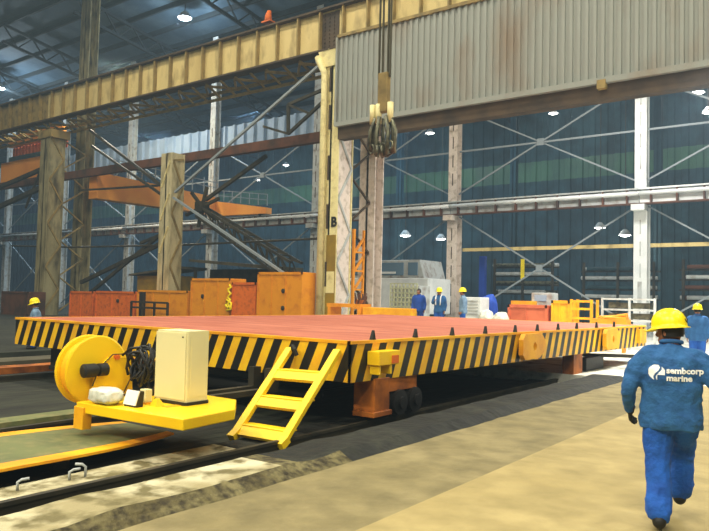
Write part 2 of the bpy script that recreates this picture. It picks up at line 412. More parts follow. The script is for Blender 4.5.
MB().loft([((-24.6,25.1,15.69), .22, .2), ((-24.6,25.1,16.1), .16, .16), ((-24.55,25.1,16.3), .1, .1)]).build('lens', 'orange2', ol, smooth=True)
MB().box(-24.9, -24.3, 24.9, 25.3, 15.69, 15.76).build('base', 'orange2', ol)

# grey corrugated panel under the girder, right
pn = thing('corrugated_panel', 'large grey-green corrugated steel panel hanging under the crane girder', 'panel', (-6, 25, 9.7))
ribbed(-19.65, 7, 9.75, 13.75, 24.74, .29, .07).build('sheet', 'sheet', pn)
MB().box(-19.65, 7, 24.6, 24.76, 13.72, 13.86).build('top_trim', 'girder_dark', pn)
MB().box(-19.65, 7, 24.56, 24.76, 9.55, 9.76).build('bottom_trim', 'sheet', pn)
MB().box(-19.6, 7, 24.76, 25.26, 9.0, 9.55).build('bottom_beam', 'flange', pn)
MB().box(-19.72, -19.62, 24.6, 24.76, 9.6, 13.75).build('edge_trim', 'sheet', pn)
MB().box(-7.7, -7.4, 24.5, 24.76, 9.35, 9.66).build('bracket', 'girder_dark', pn)

# brown low beam and left steelwork
tag(MB().box(-60, -20.7, 26.2, 26.55, 9.45, 9.95).build('brown_beam', 'rustbeam'), 'brown horizontal beam passing behind the cut-off post', 'beam', None, 'thing')
structure_bars = [
 ((-41.1,25.6,12.33),(-33.0,25.6,7.79),.16), ((-40.8,25.6,11.23),(-33.0,25.6,7.3),.14), ((-42.7,26.4,2.29),(-33.4,26.4,4.95),.22),
 ((-41.5,26.4,1.64),(-33.2,26.4,5.84),.18), ((-36.3,26.4,4.78),(-33.2,26.4,5.5),.16), ((-53,25.6,9.4),(-46.6,25.6,10.3),.26),
 ((-53,25.6,7.9),(-46.5,25.6,9.0),.3), ((-48.9,25.6,7.62),(-46.6,25.6,10.88),.12), ((-43.4,26.4,8.6),(-33,26.4,8.2),.12)]
labs = ['upper dark diagonal brace dropping from the olive column head to the cut-off post',
 'second dark diagonal brace just under the upper one, left of the cut-off post',
 'low dark strut rising from the olive column foot to the cut-off post',
 'lowest steep dark strut left of the cut-off post',
 'short dark strut at the back of the cut-off post',
 'upper black strut at the left edge of the picture meeting the olive column',
 'thick lower black strut at the left edge meeting the olive column',
 'thin black tie crossing left of the olive column',
 'thin dark horizontal tie between olive column and cut-off post']
for (A, B, w), L in zip(structure_bars, labs):
    tag(MB().bar(A, B, w).build('steel_strut', 'darksteel'), L, 'strut', 'dark steel struts in the left bay', 'thing')
tag(MB().bar((-21.0,24.9,12.71), (-31.3,24.9,7.4), .12).build('diagonal_tie', 'brace'), 'long pale diagonal tie rising to the head of the lettered column', 'strut', None, 'thing')
tag(MB().bar((-31.4,24.9,7.1), (-22.7,24.9,2.75), .12).build('diagonal_tie', 'brace'), 'pale diagonal tie falling from the cut-off post towards the orange box', 'strut', None, 'thing')
# lattice boom
bo = thing('lattice_boom', 'dark steel lattice boom sloping down behind the cut-off post', 'boom', (-27.5, 27, 2.6))
A = Vector((-31.6, 27, 6.6)); B = Vector((-23.9, 27, 2.9)); off = [Vector((0,-.45,.55)), Vector((0,.45,.55)), Vector((0,-.45,-.55)), Vector((0,.45,-.55))]
for o_ in off: MB().bar(A+o_*.6, B+o_, .13).build('chord', 'darksteel', bo)
w = MB()
for i in range(9):
    q0, q1 = A.lerp(B, i/9), A.lerp(B, (i+1)/9)
    for a_, b_ in ((0,2),(1,3),(0,1),(2,3)):
        s0 = .6+.4*i/9
        w.bar(q0+off[a_]*s0, q1+off[b_]*s0, .06); w.bar(q0+off[b_]*s0, q0+off[a_]*s0, .06)
w.build('lacing', 'darksteel', bo)
hd = MB()
C0 = Vector((-31.3, 26.9, 6.8))
for ang in (20, 75, 130, 200, 260, 320): hd.bar(C0, C0+Vector((math.cos(R(ang))*1.5, 0, math.sin(R(ang))*1.2)), .16)
hd.bar(C0+Vector((0,-.3,0)), C0+Vector((0,.3,0)), .6)
hd.build('head_sheave_frame', 'darksteel', bo)
MB().bar((-31.0,26.9,7.2), (-26.2,26.9,9.3), .18).build('back_stay', 'darksteel', bo)
tb = thing('truss_bracket', 'small dark triangular truss left of the lettered column head', 'bracket', (-22.3, 25.6, 9.9))
b_ = MB()
b_.bar((-23.5,25.6,11.4), (-23.45,25.6,9.9), .14); b_.bar((-23.5,25.6,11.4), (-20.7,25.6,11.9), .14); b_.bar((-23.45,25.6,9.9), (-20.7,25.6,11.5), .14)
b_.bar((-23.5,25.6,11.4), (-22.1,25.6,10.75), .12); b_.bar((-23.45,25.6,9.9), (-25.2,25.6,10.5), .12); b_.build('frame', 'darksteel', tb)
tag(MB().tube([(-52,26.3,5.0),(-44,26.3,4.7),(-32,26.3,4.55),(-21,26.3,4.6)], .06, 6).build('cable', 'darksteel'), 'dark cable stretched level across the left bay', 'cable', None, 'thing')

# ------------------------------------------------------------------ far column line y=38
YF = 38.0; XS = [1.6 - 11.2*k for k in range(9)]   # 1.6, -9.6, -20.8, ...
def far_column(x, m, label):
    t = thing('far_column', label, 'column', (x, YF, 0), 0, 'pale columns of the far crane line')
    c = MB(); c.box(x-.34, x+.34, YF-.03, YF+.03, 0, 7.0); c.box(x-.34, x+.34, YF+.6, YF+.66, 0, 7.0); c.box(x-.04, x+.04, YF, YF+.65, 0, 7.0)
    c.build('lower_shaft', m, t)
    u = MB(); u.box(x-.3, x+.3, YF-.03, YF+.03, 7.7, 23.0); u.box(x-.3, x+.3, YF+.5, YF+.56, 7.7, 23.0); u.box(x-.04, x+.04, YF, YF+.55, 7.7, 23.0)
    u.build('upper_shaft', m, t)
    MB().box(x-.34, x+.34, YF-.6, YF+.1, 6.62, 6.93).build('girder_seat', m, t)
    z = .8
    while z < 15.5:
        if not (5.7 < z < 7.9): MB().box(x-.03, x+.03, YF-.045, YF-.02, z, z+.75).build('slot', 'greywhite' if m == 'white' else 'flange', t)
        z += 1.15
    return t
fl = ['grey-white far column at the right edge of the picture', 'tall bright white column rising behind the right end of the striped deck',
 'tall pale far column behind the group of three workers', 'thin pale far column just left of the lettered column',
 'pale far column passing behind the right half of the orange overhead crane', 'pale far column between olive column and cut-off post',
 'pale far column half hidden by the olive column', 'faint pale far column at the left edge', 'faint far column beyond the left edge']
for i, x in enumerate(XS): far_column(x, 'white' if i <= 1 else 'column' if i == 2 else 'greywhite', fl[i])
def far_girder(x0, x1, label, m):
    t = thing('far_girder', label, 'girder', ((x0+x1)/2, YF-.2, 7), 0, 'far crane girder lengths')
    y0 = YF-.25
    MB().box(x0, x1, y0-.02, y0+.02, 7.0, 7.75).build('web', m, t)
    MB().box(x0, x1, y0-.25, y0+.2, 6.93, 7.0).build('bottom_flange', 'rustbeam', t)
    MB().box(x0, x1, y0-.25, y0+.2, 7.7, 7.78).build('top_flange', m, t)
    MB().tube([(x0, y0-.16, 7.5), (x1, y0-.16, 7.5)], .13, 8).build('service_pipe', 'white', t, smooth=True)
    x = x0+.6
    while x < x1: MB().box(x-.04, x+.04, y0-.25, y0, 7.0, 7.7).build('stiffener', 'rustbeam', t); x += 1.25
gl = ['rightmost length of far girder, right of the bright white column', 'far girder length between the bright white column and the column behind the workers',
 'far girder length behind the crane hook and lettered column', 'far girder length behind the cut pale diagonal tie', 'far girder length under the orange overhead crane',
 'far girder length right of the olive column', 'far girder length left of the olive column', 'far girder length at the left edge']
for i in range(8): far_girder(XS[i+1]+.02, XS[i]-.02, gl[i], 'white' if i == 0 else 'greywhite')
def xbrace(x0, x1, z0, z1, label, strut):
    t = thing('cross_brace', label, 'brace', ((x0+x1)/2, YF+.3, z0), 0, 'cross braces of the far column line')
    MB().bar((x0, YF+.25, z0), (x1, YF+.25, z1), .085).build('diagonal', 'brace', t)
    MB().bar((x0, YF+.37, z1), (x1, YF+.37, z0), .085).build('diagonal', 'brace', t)
    if strut: MB().bar((x0, YF+.31, (z0+z1)/2), (x1, YF+.31, (z0+z1)/2), .1).build('strut', 'brace', t)
    MB().box((x0+x1)/2-.2, (x0+x1)/2+.2, YF+.18, YF+.2, (z0+z1)/2-.2, (z0+z1)/2+.2).build('gusset', 'brace', t)
pos = ['right of the bright white column', 'between the bright white column and the column behind the workers', 'behind the hanging crane hook', 'left of the lettered column',
 'behind the cut-off post', 'right of the olive column', 'left of the olive column', 'at the left edge']
for i in range(8):
    xbrace(XS[i+1]+.3, XS[i]-.3, 8.3, 13.7, 'upper pale cross brace '+pos[i], True)
    xbrace(XS[i+1]+.3, XS[i]-.3, .4, 6.9, 'lower pale cross brace '+pos[i], False)
sb = thing('sheeting_band', 'pale blue corrugated sheeting band under the roof in the left bay', 'sheeting', (-60, 38.8, 13.7))
ribbed(-95, -21.5, 13.8, 15.5, 38.7, 1.1, .2, .75).build('sheet', 'sheetblue', sb)
MB().box(-95, -21.5, 38.75, 39.0, 13.6, 13.8).build('bottom_rail', 'rustbeam', sb)
tag(MB().box(-20.4, 8, 38.66, 38.8, 4.75, 4.95).build('tan_pipe', 'girder'), 'thin tan pipe running level behind the bright white column', 'pipe', None, 'thing')
for k, x in enumerate((-34, -23, -12, -1)):
    c = MB(); c.box(x-.25, x+.25, 52, 52.05, 0, 21.3); c.box(x-.25, x+.25, 52.45, 52.5, 0, 21.3); c.box(x-.04, x+.04, 52, 52.5, 0, 21.3)
    tag(c.build('distant_column', 'wallteal'), ['dim blue distant column left of the hanging hook', 'dim blue distant column left of the workers', 'dim blue distant column between the workers and the white column', 'dim blue distant column at the right edge'][k], 'column', 'dim distant columns', 'thing')

# ------------------------------------------------------------------ overhead cranes
oc = thing('overhead_crane', 'orange overhead travelling crane bridge with railed walkway in the left bay', 'crane', (-42.2, 32, 8.2))
MB().hexa([(-42.7,26.7,8.0),(-41.8,26.7,8.0),(-41.8,37.3,8.05),(-42.7,37.3,8.05),(-42.7,26.7,9.8),(-41.8,26.7,9.8),(-41.8,37.3,9.45),(-42.7,37.3,9.45)]).build('bridge_girder', 'crane', oc)
MB().hexa([(-42.7,37.3,7.95),(-36.2,37.3,7.85),(-36.2,37.9,7.85),(-42.7,37.9,7.95),(-42.7,37.3,9.25),(-36.2,37.3,8.3),(-36.2,37.9,8.3),(-42.7,37.9,9.25)]).build('end_carriage', 'crane', oc)
rl = MB()
for k in range(9):
    y = 28+k*1.15; rl.bar((-41.8,y,9.7), (-41.8,y,10.9), .05)
rl.bar((-41.8,27.5,10.85), (-41.8,37.4,10.6), .05); rl.bar((-41.8,27.5,10.4), (-41.8,37.4,10.2), .05)
for k in range(7): rl.bar((-41.8+k*.95,37.3,9.15-.12*k), (-41.8+k*.95,37.3,10.0-.12*k), .05)
rl.bar((-41.8,37.3,10.0), (-36.1,37.3,9.28), .05); rl.bar((-41.8,37.3,9.6), (-36.1,37.3,8.85), .05)
rl.build('railing', 'brace', oc)
for x in (-42, -37): MB().cyl((x,37.45,7.86), (x,37.75,7.86), .16).build('wheel', 'darksteel', oc)
o2 = thing('overhead_crane', 'bright orange crane end with reddish sheeting at the far left edge', 'crane', (-54, 28, 9.9))
MB().box(-56.5, -48.5, 27.4, 28.2, 10.0, 11.9).build('end_girder', 'crane', o2)
ribbed(-56.5, -48.4, 12.5, 13.3, 28.3, .5, .06).build('sheeting', 'salmon', o2)
MB().box(-56.5, -48.4, 27.9, 28.2, 13.3, 14.2).build('upper_girder', 'crane', o2)
MB().box(-56.5, -48.4, 28.0, 28.2, 11.9, 12.5).build('blue_infill', 'wallblue', o2)

# hanging hook
hk = thing('crane_hook', 'grey-green crane hook block with slings hanging in front of the corrugated panel', 'hook', (-11, 16, 5.7))
for dx in (-.18, -.06, .12, .2): MB().tube([(-11.03+dx,16,25.9), (-11.03+dx,16,8.0)], .035, 6).build('wire_rope', 'rope', hk)
MB().box(-11.18, -10.86, 15.9, 16.1, 7.0, 8.15).build('block', 'girder_dark', hk, bevel=.03)
for dx in (-.34, -.14, .26):
    s_ = MB().cyl((-11.02+dx,15.95,6.7), (-11.02+dx,15.95,7.25), .09, 10).build('socket', 'cream', hk, smooth=True)
rnd = random.Random(3)
for k in range(7):
    a_ = k/7*2*PI; pts = []
    top_ = Vector((-11.0+.25*math.cos(a_), 15.95+.12*math.sin(a_), 6.85))
    bot_ = Vector((-11.0+.40*math.cos(a_), 15.95+.2*math.sin(a_), 5.85+rnd.uniform(-.1,.15)))
    pts = [top_, top_.lerp(bot_, .4)+Vector((.12*math.cos(a_),0,0)), bot_, bot_+Vector((-.2*math.cos(a_), 0, -.08)), bot_+Vector((-.28*math.cos(a_), 0, .25))]
    MB().tube(pts, .06, 7).build('sling', 'gunmetal', hk, smooth=True)
for k in range(4):
    x = -11.3+.2*k
    MB().tube([(x+.09*math.cos(q*PI/5), 15.85+.03*(k%2), 5.95+.13*math.sin(q*PI/5)+.06*(k%2)) for q in range(11)], .035, 6, False).build('shackle', 'gunmetal', hk, smooth=True)

# ------------------------------------------------------------------ transfer deck
DX0, DX1, DY0, DY1 = -15.6, -6.03, 8.08, 21.8
SH = .68     # drift of the long edges over the length
def dk(x, y, z): return (x + SH*(y-DY0)/(DY1-DY0), y, z)
deck = thing('transfer_deck', 'huge flat red-topped transfer deck with black and yellow striped edges', 'transfer cart', (-10.5, 15, -.2))
def slab(x0, x1, y0, y1, z0, z1): return MB().hexa([dk(x0,y0,z0), dk(x1,y0,z0), dk(x1,y1,z0), dk(x0,y1,z0), dk(x0,y0,z1), dk(x1,y0,z1), dk(x1,y1,z1), dk(x0,y1,z1)])
slab(DX0+.02, DX1-.02, DY0+.02, DY1-.02, 1.0, 1.1).build('deck_plate', 'deckred', deck)
slab(DX0, DX1, DY0-.02, DY0+.05, .5, 1.06).build('end_fascia', 'stripeX', deck)
slab(DX0, DX1, DY1-.05, DY1, .5, 1.06).build('end_fascia', 'stripeX', deck)
slab(DX1-.05, DX1, DY0-.02, DY1, .5, 1.06).build('side_fascia', 'stripeY', deck)
slab(DX0, DX0+.05, DY0, DY1, .5, 1.06).build('side_fascia', 'stripeY', deck)
e = MB()
for q in ((DX0, DX1, DY0-.04, DY0+.06), (DX0, DX1, DY1-.06, DY1+.02), (DX1-.06, DX1+.02, DY0-.04, DY1), (DX0-.02, DX0+.06, DY0, DY1)):
    x0, x1, y0, y1 = q
    for P8 in ([dk(x0,y0,1.06), dk(x1,y0,1.06), dk(x1,y1,1.06), dk(x0,y1,1.06), dk(x0,y0,1.105), dk(x1,y0,1.105), dk(x1,y1,1.105), dk(x0,y1,1.105)],): e.hexa(P8)
e.build('edge_angle', 'orange_yellow', deck)
for x in (-14.6, -12.5, -10.8, -9, -7.3): slab(x-.15, x+.15, DY0+.1, DY1-.1, .52, 1.0).build('underframe_beam', 'darksteel', deck)
# triangular stops along the right edge
for k, y in enumerate((8.61, 9.75, 10.9, 12.1, 13.35, 14.4, 15.5, 16.6, 17.9, 19.2)):
    c = Vector(dk(DX1-.02, y, 1.1))
    MB().prism([c+Vector((0,-.1,-.12)), c+Vector((0,.1,-.12)), c+Vector((0,.02,.15))], (-.05, 0, 0)).build('edge_stop', 'blackpaint', deck)
# lifting lugs
def lug(y, name='lifting_lug'):
    c = Vector(dk(DX1+.02, y, .8)); t = MB(); N = 26
    outer = [(-.62,.27), (-.62,-.20), (-.55,-.26), (.25,-.26), (.55,-.12), (.62,.02), (.50,.2), (.3,.27)]
    # plate with a round hole: ring of quads from hole to a sampled outline
    def outp(ang):
        d = (math.cos(ang), math.sin(ang)); best = None
        for i in range(len(outer)):
            (ax, ay), (bx, by) = outer[i], outer[(i+1) % len(outer)]
            ex, ey = bx-ax, by-ay; den = d[0]*ey - d[1]*ex
            if abs(den) < 1e-9: continue
            tt = (ax*ey - ay*ex)/den; uu = (ax*d[1]-ay*d[0])/den
            if tt > 0 and -1e-6 <= uu <= 1+1e-6: best = tt if best is None else min(best, tt)
        return d[0]*best, d[1]*best
    F, B, HF, HB = [], [], [], []
    for k in range(N):
        an = 2*PI*k/N; ox, oz = outp(an); hx_, hz_ = .09*math.cos(an), .09*math.sin(an)
        F.append(t.v(c.x+.10, c.y+ox, c.z+oz)); B.append(t.v(c.x, c.y+ox, c.z+oz))
        HF.append(t.v(c.x+.10, c.y+hx_, c.z+hz_)); HB.append(t.v(c.x, c.y+hx_, c.z+hz_))
    for k in range(N):
        j = (k+1) % N
        t.face([F[k], F[j], HF[j], HF[k]]); t.face([B[k], HB[k], HB[j], B[j]]); t.face([F[k], B[k], B[j], F[j]]); t.face([HF[k], HF[j], HB[j], HB[k]])
    return t.build(name, 'orange_yellow', deck)
lug(13.95); lug(18.7)
MB().box(-5.5, -5.3, 21.0, 21.7, .6, 1.0).build('lifting_lug', 'orange_yellow', deck)
# yellow catch bracket near the corner
kb = MB(); kb.box(-6.0, -5.78, 8.42, 8.98, .74, .95); kb.box(-5.98, -5.8, 8.74, 8.8, .6, .78); kb.box(-5.98, -5.8, 8.46, 8.5, .6, .75)
kbo = kb.build('catch_bracket', 'yellow', deck, bevel=.01)
MB().box(-5.80, -5.76, 8.75, 8.92, .76, .88).build('catch', 'orange2', kbo)
# bogies
def bogie(x, y, m, wheels=True):
    b = MB(); b.box(x-.12, x+.28, y-.5, y-.1, -.02, .52); b.box(x-.1, x+.25, y-.1, y+.75, .28, .52); b.box(x-.1, x+.3, y-.55, y-.05, -.06, .02)
    b.box(x-.05, x+.22, y+.3, y+.8, -.02, .08)
    bo_ = b.build('bogie_frame', m, deck, bevel=.01)
    for dy in (.1, .55):
        MB().lathe([(.2,0),(.24,.03),(.24,.05),(.2,.06),(.2,.14),(.09,.15),(.09,.19)], Matrix.Translation((x+.16, y+dy+.1, .1)) @ Matrix.Rotation(R(90), 4, 'Y')).build('wheel', 'black', bo_, smooth=False)
bogie(-6.25, 9.1, 'legbrown'); bogie(-14.9, 9.1, 'darksteel'); bogie(-14.9, 15.5, 'darksteel')
MB().box(-6.0, -5.72, 16.62, 17.25, 0, .55).build('support_leg', 'legbrown', deck)
MB().box(-5.95, -5.7, 17.5, 18.9, .02, .34).build('axle_box', 'black', deck)
tag(MB().bar((-6.1, 18.4, .36), (-3.2, 21.0, .3), .09).build('tow_bar', 'darksteel'), 'thin black tow bar reaching right from under the deck', 'bar', None, 'thing')
for zz in (.40, .19): MB().tube([(-9.6,8.45,zz), (-8.4,8.5,zz), (-7.3,8.6,zz-.03), (-7.0,8.6,zz-.03)], [.11,.115,.1,.06], 14).build('rubber_hose', 'black', deck, smooth=True)

# boarding ladder hanging on the deck corner
ld = thing('boarding_ladder', 'bright yellow steel step ladder leaning down from the deck corner', 'ladder', (-6.4, 6.6, -.15))
BL, BR, TL, TR = Vector((-6.90,6.62,-.16)), Vector((-6.08,6.68,-.16)), Vector((-7.15,7.98,.93)), Vector((-6.22,7.98,.96))
nrm = ((BR-BL).cross(TL-BL)).normalized()
MB().bar(BL, TL, .12, .07, nrm).build('stile', 'yellow', ld, bevel=.008)
MB().bar(BR, TR, .12, .07, nrm).build('stile', 'yellow', ld, bevel=.008)
ax = (TL-BL).normalized()
for f in (.06, .37, .68):
    q0, q1 = BL.lerp(TL, f), BR.lerp(TR, f)
    t = MB(); t.bar(q0+nrm*.0, q1+nrm*.0, .19, .05, nrm)
    e_ = Vector((0, .13, .06)); t.bar(q0+e_, q1+e_, .2, .02)
    t.build('tread', 'yellow', ld)
for q in (BL, BR): MB().bar(q+Vector((0,-.05,-.03)), q+Vector((0,.08,.05)), .12, .1).build('foot', 'yellow', ld)
hkk = MB(); hkk.tube([(-7.1,7.98,.9), (-7.05,7.93,.98), (-6.98,7.9,.93), (-6.95,7.92,.84)], .03, 8); hkk.build('hook_pin', 'blackpaint', ld)

# yellow service platform
pf = thing('service_platform', 'bright yellow steel platform bolted to the left end of the deck', 'platform', (-7.1, 6, -.1))
t = MB(); t.prism([(-8.0,4.95,.22), (-6.1,5.08,.22), (-6.2,5.95,.22), (-6.75,6.5,.22), (-8.0,6.5,.22)], (0, 0, .13)); t.build('platform_plate', 'yellow', pf, bevel=.012)
MB().box(-8.02, -7.82, 4.93, 5.06, .02, .3).build('foot', 'orange_yellow', pf, bevel=.01)
for x in (-7.95, -7.6): MB().box(x, x+.12, 6.45, 8.1, .22, .30).build('bracket_arm', 'darksteel', pf)
for x in (-7.95, -7.6): MB().box(x, x+.12, 7.9, 8.12, .3, .6).build('bracket_hanger', 'darksteel', pf)
tag(MB().prism([(-6.95,5.45,.35), (-6.85,5.45,.35), (-6.85,5.75,.35), (-6.95,5.75,.35)], (0,0,.005)).build('pad', 'orange_yellow', pf))
MB().hexa([(-7.12,5.38,.35),(-6.98,5.38,.35),(-6.98,5.52,.35),(-7.12,5.52,.35),(-7.07,5.43,.44),(-7.03,5.43,.44),(-7.03,5.47,.44),(-7.07,5.47,.44)]).build('cleat', 'yellow', pf)

# cable reel
rc = Vector((-8.25, 5.40, .69)); RY = Matrix.Rotation(R(90), 4, 'Y')
re_ = thing('cable_reel', 'round yellow cable reel drum with black motor left of the cabinet', 'cable reel', (-8.35, 5.4, .22))
def disc(x, th, rad): return MB().lathe([(rad-.02,0),(rad,.012),(rad,th-.012),(rad-.02,th)], Matrix.Translation((x, rc.y, rc.z)) @ RY, 48)
disc(-8.28, .03, .465).build('front_flange', 'yellow', re_)
disc(-8.52, .03, .465).build('back_flange', 'yellow', re_)
MB().lathe([(.4,0),(.4,.25)], Matrix.Translation((-8.53, rc.y, rc.z)) @ RY, 48).build('cable_winding', 'orange_yellow', re_, smooth=False)
md = MB(); md.lathe([(.06,0),(.085,.01),(.085,.13),(.06,.14),(.06,.17),(.09,.18),(.09,.34),(.05,.36)], Matrix.Translation((-8.14, rc.y+.06, rc.z+.02)) @ Matrix.Rotation(R(90), 4, 'X'), 20)
md.build('motor', 'black', re_)
br = MB(); br.prism([(-8.2,5.25,.3), (-8.2,5.9,.36), (-8.2,5.85,.84), (-8.2,5.5,.86), (-8.2,5.32,.68)], (.03,0,0)); br.build('bearing_plate', 'yellow', re_)
ed = MB(); ed.tube([(-8.15,5.26,.5), (-8.15,5.36,.74), (-8.15,5.55,.9), (-8.15,6.0,.9)], .008, 6); ed.tube([(-8.15,6.0,.84), (-8.15,5.7,.3)], .008, 6); ed.build('edge_rib', 'flange', re_)
MB().cyl((-8.19,5.62,.86), (-8.13,5.62,.86), .035, 10).build('bolt', 'orange2', re_)
MB().box(-8.3, -7.95, 5.25, 5.75, .2, .33).build('mount', 'orange_yellow', re_)

# cabinet
cb = thing('control_cabinet', 'cream electrical cabinet on black plinth standing on the yellow platform', 'cabinet', (-7.04, 5.93, .35))
def rcorner(x0, x1, y0, y1, rad, z):
    pts = []
    for cx, cy, a0 in ((x1-rad, y0+rad, -90), (x1-rad, y1-rad, 0), (x0+rad, y1-rad, 90), (x0+rad, y0+rad, 180)):
        for k in range(4): pts.append((cx+rad*math.cos(R(a0+k*30)), cy+rad*math.sin(R(a0+k*30)), z))
    return pts
MB().prism(rcorner(-7.42,-6.77,5.66,6.06,.05,.35), (0,0,.04)).build('plinth', 'black', cb)
MB().prism(rcorner(-7.40,-6.79,5.68,6.04,.03,.39), (0,0,.88)).build('cabinet_body', 'cabinet', cb)
dr = MB().box(-7.395, -6.81, 5.668, 5.682, .41, 1.25).build('door', 'cabinet', cb, bevel=.004)
for z in (.5, .82, 1.14): MB().cyl((-7.41,5.672,z-.03), (-7.41,5.672,z+.03), .012, 8).build('hinge', 'darksteel', dr)
MB().box(-6.87, -6.855, 5.655, 5.668, 1.19, 1.205).build('latch', 'darksteel', dr)
MB().box(-6.792, -6.785, 5.74, 6.0, .45, 1.2).build('side_panel', 'cabinet', cb)

# cable bundle
cbn = MB(); rr = random.Random(11)
for k in range(9):
    c0 = Vector((-7.86+rr.uniform(-.05,.05), 5.82+rr.uniform(-.08,.08), .75+rr.uniform(-.04,.04))); ra = rr.uniform(.13,.23); ph = rr.uniform(0, 2*PI)
    cbn.tube([c0+Vector((ra*math.cos(ph+q*PI/8)*.9, .06*math.sin(q*.7+k), ra*math.sin(ph+q*PI/8)*1.15)) for q in range(15)], .018, 6)
cbn.tube([(-7.86,5.82,.92), (-7.9,5.8,1.0), (-8.05,5.75,.98), (-8.15,5.7,.88)], .018, 6)
cbn.tube([(-7.86,5.85,.6), (-7.8,5.9,.45), (-7.78,5.95,.36)], .03, 6)
tag(cbn.build('cable_bundle', 'black', smooth=True), 'tangled black cable bundle looped between reel and cream cabinet', 'cable', None, 'thing')
vp = thing('valve_post', 'small grey fitting post behind the black cable bundle', 'fitting', (-7.5, 6.3, .35))
MB().box(-7.78, -7.62, 6.05, 6.2, .35, .95).build('post', 'greywhite', vp, bevel=.01)
MB().cyl((-7.7,6.05,.62), (-7.7,5.95,.62), .06, 12).build('fitting', 'gunmetal', vp)
# bags, card, small box
def blob(cx, cy, z0, rx, ry, h, seed, name, m):
    t = MB(); bmesh.ops.create_icosphere(t.bm, subdivisions=4, radius=1)
    for q in t.bm.verts:
        d = 1 + .16*noise.noise(q.co*2.2+Vector((seed,0,0))) + .09*noise.noise(q.co*5+Vector((0,seed,0)))
        x_, y_, z_ = q.co*d; sg = lambda v_: math.copysign(abs(v_)**.7, v_)
        q.co = Vector((cx+rx*sg(x_), cy+ry*sg(y_), z0+max(0, h*(sg(z_)*.5+.5))))
    return t.build(name, m, smooth=True)
tag(blob(-7.62, 5.12, .35, .24, .16, .2, 4.2, 'plastic_bag', 'bag'), 'crumpled white plastic bag lying at the platform corner', 'bag', None, 'thing')
wb = thing('meter_box', 'small dark box with white front standing beside the plastic bag', 'box', (-7.2, 5.25, .35))
MB().hexa([(-7.34,5.18,.35),(-7.10,5.18,.35),(-7.10,5.28,.35),(-7.34,5.28,.35),(-7.32,5.22,.54),(-7.08,5.22,.54),(-7.08,5.28,.54),(-7.32,5.28,.54)]).build('case', 'darksteel', wb)
MB().hexa([(-7.34,5.165,.375),(-7.10,5.165,.375),(-7.10,5.18,.375),(-7.34,5.18,.375),(-7.32,5.205,.545),(-7.08,5.205,.545),(-7.08,5.22,.545),(-7.32,5.22,.545)]).build('white_front', 'paper', wb)
bx = thing('junction_box', 'small beige junction box between white-fronted box and cabinet', 'box', (-7.2, 5.5, .35))
MB().box(-7.36, -7.24, 5.42, 5.52, .37, .53).build('housing', 'cabinet', bx, bevel=.008)
MB().box(-7.38, -7.22, 5.41, 5.54, .35, .37).build('base', 'orange_yellow', bx)

# curved green cover plate in the pit
pl = thing('cover_plate', 'curved moss-green steel cover plate with yellow edges at left foreground', 'plate', (-7.8, 4, -.25))
def strip(u0, u1, z_, name, m, th=.03):
    t = MB(); N = 24; A_, B_ = [], []
    for i in range(N+1):
        f = i/N; y = 1.2+f*4.9
        bow = .10*math.sin(f*PI)
        near = -6.92 - .62*max(0, f-.55)**2*5 + .04; far = -8.6 - .1*f
        xa = far+(near-far)*u0; xb = far+(near-far)*u1
        A_.append((xa, y, z_+bow)); B_.append((xb, y, z_+bow))
    va = [t.v(*q) for q in A_]; vb = [t.v(*q) for q in B_]; wa = [t.v(q[0], q[1], q[2]-th) for q in A_]; wb_ = [t.v(q[0], q[1], q[2]-th) for q in B_]
    for i in range(N):
        t.face([va[i], vb[i], vb[i+1], va[i+1]]); t.face([wa[i], wa[i+1], wb_[i+1], wb_[i]])
        t.face([va[i], va[i+1], wa[i+1], wa[i]]); t.face([vb[i], wb_[i], wb_[i+1], vb[i+1]])
    t.face([va[0], wa[0], wb_[0], vb[0]]); t.face([va[N], vb[N], wb_[N], wa[N]])
    return t.build(name, m, pl)
strip(.13, .87, -.13, 'centre_plate', 'plate'); strip(0, .13, -.13, 'edge_band', 'orange_yellow'); strip(.87, 1, -.13, 'edge_band', 'orange_yellow')
for y in (2, 4.2): MB().box(-8.4, -7.2, y, y+.2, -.25, -.1).build('support', 'darksteel', pl)
for k, (x, y, h) in enumerate(((-6.6,4.22,.14), (-6.6,4.04,.11), (-6.62,3.51,.11))):
    sgn = 1 if k == 0 else -1
    tag(MB().tube([(x,y,-.2), (x,y,-.2+h*.75), (x-sgn*.02,y-sgn*.03,-.2+h*.95), (x-sgn*.05,y-sgn*.09,-.2+h)], .014, 8).build('bent_bolt', 'greywhite', smooth=True),
        ['bent anchor bolt on the pale strip, farthest from the left edge', 'bent anchor bolt on the pale strip, middle one of three', 'small bent anchor bolt nearest the left edge'][k], 'bolt', 'bent anchor bolts', 'thing')

# ------------------------------------------------------------------ containers and clutter behind the deck
def crate(name, label, x0, x1, y0, y1, h, m, seams, z0=0, bolts=()):
    t = thing(name, label, 'box', ((x0+x1)/2, (y0+y1)/2, z0), 0, 'orange steel boxes behind the deck')
    MB().box(x0, x1, y0, y1, z0, z0+h).build('body', m, t, bevel=.03)
    s_ = MB()
    for sx in seams: s_.box(sx-.03, sx+.03, y0-.03, y0, z0+.1, z0+h-.05)
    s_.box(x0, x1, y0-.04, y0, z0+h-.12, z0+h); s_.box(x0, x1, y0-.04, y0, z0, z0+.15); s_.box(x0, x0+.08, y0-.04, y0, z0, z0+h); s_.box(x1-.08, x1, y0-.04, y0, z0, z0+h)
    s_.build('frame', m, t)
    for bx_, bz in bolts: MB().lathe([(.11,0),(.11,.06),(.05,.08)], Matrix.Translation((bx_, y0, z0+bz)) @ Matrix.Rotation(R(90), 4, 'X'), 10).build('lug', 'darksteel', t)
    return t
